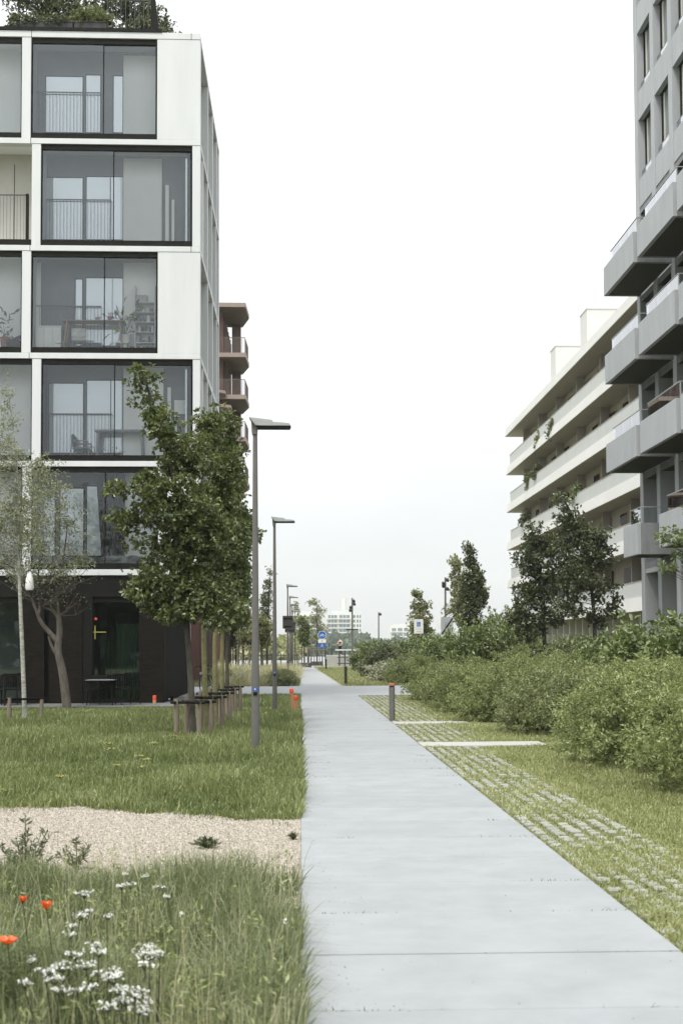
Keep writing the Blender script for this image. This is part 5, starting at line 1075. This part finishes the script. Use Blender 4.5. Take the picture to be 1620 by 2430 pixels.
# ------------------------------------------------------------------ signs
def disc(b, c, r, y, th, m, n=28):
    b.extr([(c[0]+r*math.cos(2*math.pi*k/n), y, c[2]+r*math.sin(2*math.pi*k/n)) for k in range(n)], (0, th, 0), m)
def bikeicon(b, cx, cz, y, s, m):
    def seg(p, q, w): 
        p = np.array(p)*s; q = np.array(q)*s; d = q-p; L = np.linalg.norm(d); nrm = np.array([-d[1], d[0]])/L*w*s/2
        b.extr([(cx+a[0], y, cz+a[1]) for a in (p-nrm, q-nrm, q+nrm, p+nrm)], (0, .004, 0), m)
    for x in (-.55, .55):
        for k in range(16): a, c = 2*math.pi*k/16, 2*math.pi*(k+1)/16; seg((x+.36*math.cos(a), -.2+.36*math.sin(a)), (x+.36*math.cos(c), -.2+.36*math.sin(c)), .09)
    for p, q in (((-.55, -.2), (-.25, .25)), ((-.25, .25), (.38, .25)), ((-.25, .25), (-.02, -.2)), ((-.02, -.2), (.38, .25)), ((-.55, -.2), (-.02, -.2)), ((.55, -.2), (.34, .46)), ((.34, .46), (.16, .46)), ((-.4, .36), (-.12, .36))): seg(p, q, .10)
Y = 116.5; c = A(764, 1507, Y); t = thing('cycle_sign', 'round blue cycle path sign with two plates on a thin post', 'sign', (c[0], Y, 0)); b = MB(); b.tube([(c[0], Y, -.05), (c[0], Y, c[2]+.3)], .04, M['pole'], 8); b.build('post', t)
b = MB(); disc(b, c, .39, Y-.09, .03, M['signwhite']); disc(b, c, .35, Y-.096, .005, M['blue']); s_ = b.build('round_plate', t); k = MB(); bikeicon(k, c[0], c[2], Y-.102, .25, M['signwhite']); k.build('bicycle_symbol', s_)
q = A(764, 1521, Y); b = MB(); b.box(c[0]-.36, c[0]+.36, Y-.08, Y-.05, q[2]-.17, q[2]+.15, M['signwhite']); s_ = b.build('white_plate', t); k = MB(); k.box(c[0]-.08, c[0]+.08, Y-.088, Y-.081, q[2]-.03, q[2]+.03, M['orange']); k.build('plate_mark', s_)
q = A(764, 1531, Y); b = MB(); b.box(c[0]-.32, c[0]+.32, Y-.08, Y-.05, q[2]-.21, q[2]+.17, M['blue']); s_ = b.build('blue_plate', t); k = MB(); bikeicon(k, c[0], q[2]-.08, Y-.086, .14, M['signwhite']); bikeicon(k, c[0], q[2]+.08, Y-.086, .10, M['signwhite']); k.build('bicycle_symbol', s_)
Y = 66.0; p0, p1 = A(981.5, 1469.5, Y), A(1003.5, 1503.5, Y); cx = (p0[0]+p1[0])/2; t = thing('parking_sign', 'tall white parking sign with a blue wheelchair square above the shrubs', 'sign', (cx, Y, 0)); b = MB(); b.tube([(cx, Y, -.05), (cx, Y, p0[2]-.05)], .04, M['pole'], 8); b.build('post', t)
b = MB(); b.box(p0[0], p1[0], Y-.08, Y-.05, p1[2], p0[2], M['signwhite']); pl = b.build('panel', t); k = MB(); zc = p0[2]-.25; b = MB(); b.box(cx-.09, cx+.09, Y-.086, Y-.081, zc-.13, zc+.11, M['blue']); bq = b.build('blue_square', pl)
k.box(cx-.02, cx+.0, Y-.092, Y-.087, zc-.03, zc+.06, M['signwhite']); k.box(cx-.02, cx+.05, Y-.092, Y-.087, zc-.045, zc-.03, M['signwhite']); k.box(cx+.035, cx+.05, Y-.092, Y-.087, zc-.10, zc-.045, M['signwhite']); disc(k, (cx-.01, 0, zc+.08), .016, Y-.092, .005, M['signwhite'], 10)
for a in range(9): an = math.radians(150+28*a); k.box(cx-.01+.05*math.cos(an)-.008, cx-.01+.05*math.cos(an)+.008, Y-.092, Y-.087, zc-.06+.05*math.sin(an)-.008, zc-.06+.05*math.sin(an)+.008, M['signwhite'])
k.build('wheelchair_symbol', t); k = MB(); k.box(p0[0]+.07, p1[0]-.06, Y-.085, Y-.081, p1[2]+.235, p1[2]+.25, M['signgrey']); k.box(p0[0]+.12, p1[0]-.12, Y-.085, Y-.081, p1[2]+.10, p1[2]+.12, M['signgrey']); k.build('small_print', pl)
Y = 64.0; p0, p1 = A(1045, 1464.5, Y), A(1074.5, 1507, Y); cx = (p0[0]+p1[0])/2; t = thing('zone_end_sign', 'pale grey sign with a thick black diagonal stripe, partly behind leaves', 'sign', (cx, Y, 0)); b = MB(); b.tube([(cx, Y, -.05), (cx, Y, p0[2]-.05)], .055, M['darkgrey'], 8); b.build('post', t)
b = MB(); b.box(p0[0], p1[0], Y-.08, Y-.05, p1[2], p0[2], M['signgrey']); pl = b.build('panel', t); k = MB(); k.extr([(p1[0]-.07, Y-.088, p0[2]-.05), (p1[0]-.01, Y-.088, p0[2]-.09), (p0[0]+.08, Y-.088, p1[2]+.04), (p0[0]+.02, Y-.088, p1[2]+.08)], (0, .006, 0), M['black']); k.build('stripe', pl)
k = MB()
for (u, v, w, h) in ((-.10, .18, .02, .2), (-.10, .36, .14, .02), (.02, .26, .02, .11), (-.10, .26, .14, .02)): k.box(cx+u, cx+u+w, Y-.086, Y-.081, (p0[2]+p1[2])/2+v-.2, (p0[2]+p1[2])/2+v-.2+h, M['cloth'])
k.build('parking_mark', pl); b = MB(); r0 = A(1035, 1478, Y+.4); b.extr([(p0[0]-.01, Y-.06, p0[2]-.02), (p0[0]-.01, Y-.06, p1[2]+.3), (p0[0]-.23, Y+.3, p1[2]+.35), (p0[0]-.23, Y+.3, p0[2]-.3)], (0, .02, 0), M['signwhite']); b.build('side_panel', t)
# lighting masts
def mast(lab, x, yt, Y, spots, r, bar=None):
    top = A(x, yt, Y); X = A(x, 1530, Y)[0]; t = thing('lighting_mast', lab, 'mast', (X, Y, -.04)); b = MB(); b.tube([(X, Y, -.05), (top[0], Y, top[2])], [r, r*.8], M['pole'], 10); b.build('pole', t)
    for (dx, dy) in spots:
        c = A(x+dx, yt+dy, Y); s = MB(); s.tube([c-(0.0, .16, .06), c+(0, .16, .06)], [.13, .10], M['darkgrey'], 10); s.tube([c, (X, Y, c[2])], .03, M['darkgrey'], 6); s.build('spotlight', t)
    if bar: c = A(x, bar, Y); k = MB(); k.box(c[0]-.55, c[0]+.55, Y-.1, Y+.1, c[2]-.06, c[2]+.06, M['darkgrey']); k.build('crossbar', t)
mast('tall spotlight mast in front of the hazy apartment block', 835.5, 1419, 112, [(4, 7), (5, 14), (-4, 22), (-5, 29)], .085, 1494); mast('tall spotlight mast left of the columnar tree', 1056, 1370, 96, [(5, 6), (-5, 14), (-5, 20), (5, 27)], .085); mast('short single headed lighting mast above the far shrubs', 898, 1453, 125, [(4, 4)], .08)

# ------------------------------------------------------------------ fences at the end of the path
def fence(name, lab, x0, x1, Y, posts, h, rails, m='darkgrey', r=.06, capm=None):
    a, c = A(x0, 1550, Y)[0], A(x1, 1550, Y)[0]; t = thing(name, lab, 'fence', ((a+c)/2, Y, 0))
    for x in posts: X = A(x, 1550, Y)[0]; b = MB(); b.box(X-r, X+r, Y-r, Y+r, -.05, h, M[m]); b.build('post', t)
    b = MB()
    for z in rails: b.box(a, c, Y-r-.03, Y-r-.002, z, z+(.09 if h < 2 else .05), M[m])
    b.build('rail', t)
    if capm: k = MB(); k.box(a-.2, c+.2, Y-.15, Y+.15, h+.002, h+.13, M[capm]); k.build('cap_rail', t)
    return t
fence('rail_fence', 'dark two railed wooden fence behind the lamp columns on the left', 620, 708, 129.5, (624, 645, 666, 686, 705), 1.25, (.55, 1.0)); fence('wire_fence', 'row of thin dark fence posts behind the cycle path sign', 728, 800, 131, (732, 772, 787), 1.75, (), r=.075)
fence('railing_fence', 'dark fence with a pale cap rail where the person stands', 800, 872, 124, (805, 818, 830, 838, 852, 866), 1.50, (.2, .8), r=.07, capm='whiteC')
b = MB(); b.box(2.6, 18, 125.2, 134, -.05, 1.03, M['palepave']); struct(b.build('quay')); b = MB(); b.box(-60, 80, 140, 420, -.05, -.045, M['pave']); struct(b.build('quay_floor'))

# ------------------------------------------------------------------ the person at the fence
def skinfig(name, J, E, m, parent=None, sub=1):
    me = bpy.data.meshes.new(name); me.from_pydata([j[:3] for j in J], E, []); o = bpy.data.objects.new(name, me); COL.objects.link(o); me.materials.append(m)
    sk = o.modifiers.new('skin', 'SKIN'); sk.use_smooth_shade = True; ss = o.modifiers.new('sub', 'SUBSURF'); ss.levels = ss.render_levels = sub
    if not me.skin_vertices: 
        bm_ = __import__('bmesh').new(); bm_.from_mesh(me); bm_.verts.layers.skin.verify(); bm_.to_mesh(me); bm_.free()
    for i, j in enumerate(J):
        me.skin_vertices[0].data[i].radius = (j[3], j[4] if len(j) > 4 else j[3]); me.skin_vertices[0].data[i].use_root = (i == 0)
    if parent: o.parent = parent
    return o
J = [(0, 0, .93, .13, .10), (0, 0, 1.10, .12, .09), (0, .0, 1.30, .15, .10), (0, .0, 1.42, .10, .08), (0, -.01, 1.49, .052), (0, -.02, 1.56, .062, .07), (0, -.02, 1.64, .078, .09), (0, -.01, 1.71, .06, .07),
     (.09, 0, .88, .085), (.10, -.02, .48, .058), (.10, .02, .08, .042), (.10, -.14, .04, .035, .03), (-.09, 0, .88, .085), (-.10, .0, .48, .058), (-.10, .04, .08, .042), (-.10, -.12, .04, .035, .03),
     (.19, 0, 1.40, .055), (.25, -.02, 1.13, .042), (.14, -.24, 1.12, .03), (.08, -.31, 1.14, .028, .016), (-.19, 0, 1.40, .055), (-.26, -.03, 1.12, .042), (-.17, -.26, 1.16, .03), (-.11, -.33, 1.19, .028, .016)]
E_ = [(0, 1), (1, 2), (2, 3), (3, 4), (4, 5), (5, 6), (6, 7), (0, 8), (8, 9), (9, 10), (10, 11), (0, 12), (12, 13), (13, 14), (14, 15), (3, 16), (16, 17), (17, 18), (18, 19), (3, 20), (20, 21), (21, 22), (22, 23)]
for hnd, sx in ((19, -1), (23, 1)):
    x, y, z = J[hnd][:3]
    for k, (dx, ln) in enumerate(((-.028, .062), (-.01, .075), (.009, .07), (.027, .055))):
        i = len(J); J += [(x+dx, y-.035, z+.004, .0085), (x+dx*1.1, y-.035-ln*.55, z-.008, .008), (x+dx*1.1, y-.035-ln*.85, z-.03, .007)]; E_ += [(hnd, i), (i, i+1), (i+1, i+2)]
    i = len(J); J += [(x+sx*.04, y-.01, z+.018, .010), (x+sx*.045, y-.05, z+.022, .008)]; E_ += [(hnd, i), (i, i+1)]
c = A(807, 1530, 125.6); pe = skinfig('person', J, E_, M['skin'], None, 1); pe.location = (c[0], 125.75, 1.03); pe.rotation_euler = (0, 0, math.radians(-35)); tag(pe, 'person in a dark sleeveless outfit standing behind the pale railed fence', 'person')
def cl(name, idx, grow, m):
    mp = {i: k for k, i in enumerate(idx)}; return skinfig(name, [tuple(J[i][:3])+tuple(r+grow for r in J[i][3:]) for i in idx], [(mp[a], mp[b_]) for a, b_ in E_ if a in mp and b_ in mp], m, pe)
cl('dark_top', [0, 1, 2, 3], .016, M['leather']); cl('trousers', [0, 8, 9, 10, 12, 13, 14], .014, M['black'])
b = MB(); b.ball((0, .005, 1.70), (.088, .10, .085), M['bark'], 12); b.ball((0, .07, 1.60), (.07, .05, .11), M['bark'], 10); b.build('hair', pe, (0, 0, 0))
f = MB()
for sx in (-1, 1): f.ball((sx*.03, -.105, 1.645), (.010, .006, .007), M['black'], 8); f.ball((sx*.083, -.01, 1.63), (.012, .02, .03), M['skin'], 8)
f.ball((0, -.118, 1.615), (.012, .016, .02), M['skin'], 8); f.ball((0, -.098, 1.58), (.018, .006, .004), M['pot'], 8); f.build('face', pe, (0, 0, 0))

# ------------------------------------------------------------------ wild flowers and weeds
def poppy(lab, x, y, Y, r, open_=.5):
    c = A(x, y, Y); t = thing('poppy', lab, 'flower', (c[0], Y, -.03), 'poppies in the tall grass'); b = MB(); s = smooth_line([(c[0]+.06, Y+.03, -.03), (c[0]+.03, Y+.01, c[2]*.5), (c[0]+.005, Y, c[2]*.9), c], 8); b.tube(s, .0022, M['weed'], 5); b.build('stem', t)
    k = MB(); k.ball(c+(0, 0, .004), (.006, .006, .007), M['black'], 8); k.build('seed_head', t); rng = np.random.default_rng(int(x)); V = []; Fc = []
    for p in range(4):
        a0 = math.pi/2*p+.3; nn = 7; base = len(V); V.append(c)
        for ring in (.55, 1.0):
            for j in range(nn): a = a0+(j/(nn-1)-.5)*1.9; rr = r*ring*(1+.12*rng.normal()); V.append(c+np.array([rr*math.cos(a)*(1-.25*open_*ring), rr*math.sin(a)*(1-.25*open_*ring), r*(.25*ring+open_*1.0*ring**2)+.003*rng.normal()]))
        for j in range(nn-1): Fc += [(base, base+1+j, base+2+j), (base+1+j, base+1+nn+j, base+2+nn+j), (base+1+j, base+2+nn+j, base+2+j)]
    tri_mesh('petals', np.array(V), np.array(Fc), rng.random(len(Fc)), M['petal'], t)
poppy('orange red poppy nearest the viewer, at the left photo edge', 20, 2240, 4.9, .040, .3); poppy('cupped orange poppy right of the other two', 112, 2158, 5.5, .030, .8); poppy('orange poppy farthest back, hanging low in the grass', 55, 2141, 5.7, .022, .9)
yl = 'white flowering yarrow plant among the tall grass'
def umbel(x, y, Y, r, n, sd, m='petalwhite', label=yl, cat='flower', group='white wild flowers in the tall grass', name='yarrow', hs=None):
    c = A(x, y, Y); rng = np.random.default_rng(sd); t = thing(name, label, cat, (c[0], Y, -.03), group); b = MB(); f0 = np.array([c[0]+rng.normal(0, .03), Y+rng.normal(0, .03), -.03]); b.tube([f0, (f0+c)/2+rng.normal(0, .01, 3), c-(0, 0, .03)], [.003, .0025, .002], M['weed'], 5, False); P = []; r *= 1.15
    for k in range(n):
        a = rng.random()*6.28; q = r*math.sqrt(rng.random()); e = c+np.array([q*math.cos(a), q*math.sin(a), .004*rng.normal()-.12*q*q/r]); b.tube([c-(0, 0, .03), e], [.0012, .0008], M['weed'], 4, False); P.append(e)
    b.build('stem', t); P = np.repeat(np.array(P), 6, 0)+rng.normal(0, .0035, (n*6, 3))*np.array([1, 1, .5]); V, Fc = leaves(P, norm(rng.normal(size=(len(P), 3))), .008, .9, 0, .8, 1.5, rng); tri_mesh('blossoms', V, Fc, rng.random(len(P)*2), M[m], t)
rngf = np.random.default_rng(77)
for k, (x, y, Y, r, n) in enumerate([(355, 2262, 5.2, .05, 26), (345, 2285, 5.1, .035, 14), (180, 2262, 5.1, .035, 16), (255, 2305, 4.9, .05, 24), (270, 2318, 4.85, .04, 18), (110, 2300, 4.9, .04, 16), (130, 2318, 4.85, .035, 14), (320, 2350, 4.7, .05, 22), (345, 2372, 4.65, .02, 8), (225, 2238, 5.3, .03, 12), (235, 2255, 5.2, .03, 12), (190, 2170, 5.9, .03, 14), (205, 2160, 6.0, .03, 10), (170, 2195, 5.7, .025, 8), (200, 2118, 6.6, .045, 22), (290, 2100, 7.2, .03, 12), (310, 2098, 7.4, .03, 12), (375, 2102, 7.2, .03, 10), (400, 2125, 6.6, .02, 6), (430, 2170, 6.1, .015, 5), (675, 2185, 6.0, .015, 4), (180, 2348, 4.75, .03, 9), (215, 2340, 4.75, .025, 8), (140, 2345, 4.75, .03, 9), (75, 2275, 5.0, .02, 6), (255, 2170, 5.8, .02, 6), (165, 2215, 5.4, .02, 6), (300, 2075, 7.9, .02, 7), (345, 2078, 7.8, .02, 7), (300, 2370, 4.6, .04, 13), (250, 2385, 4.6, .04, 12), (330, 2390, 4.55, .04, 14), (150, 2290, 5.0, .045, 18), (205, 2285, 5.0, .04, 16), (340, 2245, 5.3, .045, 20), (60, 2330, 4.75, .03, 10), (285, 2345, 4.75, .04, 14), (380, 2262, 5.15, .025, 9)]): umbel(x, y, Y, r, n, 200+k)
for k, (x, y, Y, n) in enumerate([(258, 1762, 17, 10), (262, 1775, 16.6, 8), (330, 1792, 16, 10), (348, 1800, 15.6, 10), (366, 1762, 17.5, 8), (338, 1818, 15.2, 6), (275, 1815, 15.3, 8), (145, 1840, 14.6, 12), (15, 1872, 13.8, 6), (410, 1745, 21, 12), (425, 1752, 21, 14), (440, 1748, 21.2, 10), (205, 1905, 13.5, 4)]):
    umbel(x, y, Y, .06 if k < 9 else .12, n*2, 300+k, 'petalyellow', 'small yellow flowering plant in the meadow behind the gravel', 'flower', 'yellow wild flowers in the meadow', 'yellow_flower')
def weedp(lab, x, yb, yt, n, sp, sd, size=.06):
    g0 = G(x, yb); rng = np.random.default_rng(sd); H = A(x, yt, g0[1])[2]; t = thing('tall_weed', lab, 'weed', g0); b = MB(); P = []; O = []
    for k in range(n):
        hh = H*(1 if k == 0 else rng.uniform(.35, .75)); a = rng.random()*6.28; l = 0 if k == 0 else sp*rng.uniform(.4, 1); e = g0+np.array([l*math.cos(a), l*math.sin(a), hh]); b.tube([g0-(0, 0, .02), (g0*.6+e*.4)+np.array([0, 0, .03*hh]), e], [.005, .004, .002], M['weed'], 5, False)
        for j in range(int(30*hh/H)): u = rng.uniform(.1, 1); P.append(g0+(e-g0)*u); O.append(np.array([rng.normal(), rng.normal(), .5]))
    b.build('stem', t); V, Fc = leaves(np.array(P), norm(np.array(O)), size, .28, -.1, .3, .6, rng); tri_mesh('leaves', V, Fc, rng.random(len(P)*2), M['weed'], t)
weedp('tall bushy weed growing out of the pale gravel at the left', 60, 2086, 1935, 20, .26, 401); weedp('lower straggly weed on the gravel right of the tall weed', 182, 2060, 1985, 11, .22, 402, .05); weedp('low grass tuft lying flat in the middle of the gravel', 490, 2010, 1995, 14, .10, 403, .06); weedp('tiny green tuft on the gravel next to the path', 695, 1990, 1982, 8, .05, 404, .04)

# the belt of trees behind the viewer, mirrored in the ground floor glass
r_ = np.random.default_rng(105); P = []
for k in range(110): hh = r_.uniform(7, 11); P.append((r_.uniform(-70, 60), -38-r_.uniform(0, 14), hh*.5, hh*.4, hh*.4, hh*.52))
cc, dr = clump_points(P, 9000, r_, .5); V, Fc = leaves(cc, dr, 1.5, .9, .1, .6, .6, r_); o = tri_mesh('tree_belt', V, Fc, r_.random(len(cc)*2), M['dark']); o['kind'] = 'stuff'
# ------------------------------------------------------------------ light, air, render
w = bpy.data.worlds.new("World"); sc.world = w; w.use_nodes = True; nt = w.node_tree; N = nt.nodes; L = nt.links; bg = N['Background']
SUN_EL, SUN_AZ = 60, 214          # degrees; the sun behind cloud, over the viewer's left shoulder
sky = N.new('ShaderNodeTexSky'); sky.sky_type = 'NISHITA'; sky.sun_disc = False; sky.sun_elevation = math.radians(SUN_EL); sky.sun_rotation = math.radians(SUN_AZ); sky.dust_density = 4
mx = N.new('ShaderNodeMix'); mx.data_type = 'RGBA'; mx.inputs[0].default_value = .86; L.new(sky.outputs[0], mx.inputs[6]); mx.inputs[0].default_value = .90
# overcast luminance: three times brighter overhead than at the horizon, with faint cloud banks
tc = N.new('ShaderNodeTexCoord'); sp = N.new('ShaderNodeSeparateXYZ'); L.new(tc.outputs['Generated'], sp.inputs[0])
m1 = N.new('ShaderNodeMath'); m1.operation = 'MAXIMUM'; m1.inputs[1].default_value = 0; L.new(sp.outputs['Z'], m1.inputs[0])
m2 = N.new('ShaderNodeMath'); m2.operation = 'MULTIPLY_ADD'; m2.inputs[1].default_value = 11.6; m2.inputs[2].default_value = 4.0; L.new(m1.outputs[0], m2.inputs[0])
mp = N.new('ShaderNodeMapping'); mp.inputs['Scale'].default_value = (1.6, 1.6, 5); L.new(tc.outputs['Generated'], mp.inputs['Vector'])
no = N.new('ShaderNodeTexNoise'); no.inputs['Scale'].default_value = 2.2; no.inputs['Detail'].default_value = 5; L.new(mp.outputs[0], no.inputs['Vector'])
m3 = N.new('ShaderNodeMath'); m3.operation = 'MULTIPLY_ADD'; m3.inputs[1].default_value = .36; m3.inputs[2].default_value = .82; L.new(no.outputs['Fac'], m3.inputs[0])
m4 = N.new('ShaderNodeMath'); m4.operation = 'MULTIPLY'; L.new(m2.outputs[0], m4.inputs[0]); L.new(m3.outputs[0], m4.inputs[1])
cx_ = N.new('ShaderNodeMix'); cx_.data_type = 'RGBA'; cx_.blend_type = 'MULTIPLY'; cx_.inputs[0].default_value = 1; cx_.inputs[6].default_value = (.985, 1, 1.01, 1); L.new(m4.outputs[0], cx_.inputs[7]); L.new(cx_.outputs[2], mx.inputs[7])
L.new(mx.outputs[2], bg.inputs['Color']); bg.inputs['Strength'].default_value = .1
sd = bpy.data.lights.new('sun', 'SUN'); sd.energy = 1.5; sd.angle = math.radians(14); sd.color = (1, .965, .91); so = bpy.data.objects.new('sun', sd); COL.objects.link(so)
az = math.radians(SUN_AZ); el = math.radians(SUN_EL); so.rotation_euler = Vector((math.sin(az)*math.cos(el), math.cos(az)*math.cos(el), math.sin(el))).to_track_quat('Z', 'Y').to_euler(); so.location = (-20, -20, 40)
HAZE = .00020
if HAZE:
    hb = MB(); hb.box(-1400, 1400, -120, 1850, -1.1, 110, M['white']); h = hb.build('haze'); h['kind'] = 'stuff'; hm = bpy.data.materials.new('haze'); hm.use_nodes = True; n2 = hm.node_tree.nodes; n2.remove(n2['Principled BSDF']); pv = n2.new('ShaderNodeVolumePrincipled'); pv.inputs['Density'].default_value = HAZE; pv.inputs['Color'].default_value = (.94, .97, 1, 1); pv.inputs['Anisotropy'].default_value = .1
    hm.node_tree.links.new(pv.outputs[0], n2['Material Output'].inputs['Volume']); h.data.materials.clear(); h.data.materials.append(hm)
vs_ = sc.view_settings; sc.display_settings.display_device = 'sRGB'; vs_.view_transform = 'Standard'; vs_.look = 'None'; vs_.gamma = 1; vs_.exposure = .85; vs_.use_curve_mapping = False
cy = sc.cycles; cy.max_bounces = 10; cy.diffuse_bounces = 4; cy.glossy_bounces = 4; cy.transparent_max_bounces = 12; cy.transmission_bounces = 6; cy.volume_bounces = 1; cy.caustics_reflective = False; cy.caustics_refractive = False; cy.use_denoising = True; cy.sample_clamp_indirect = 6
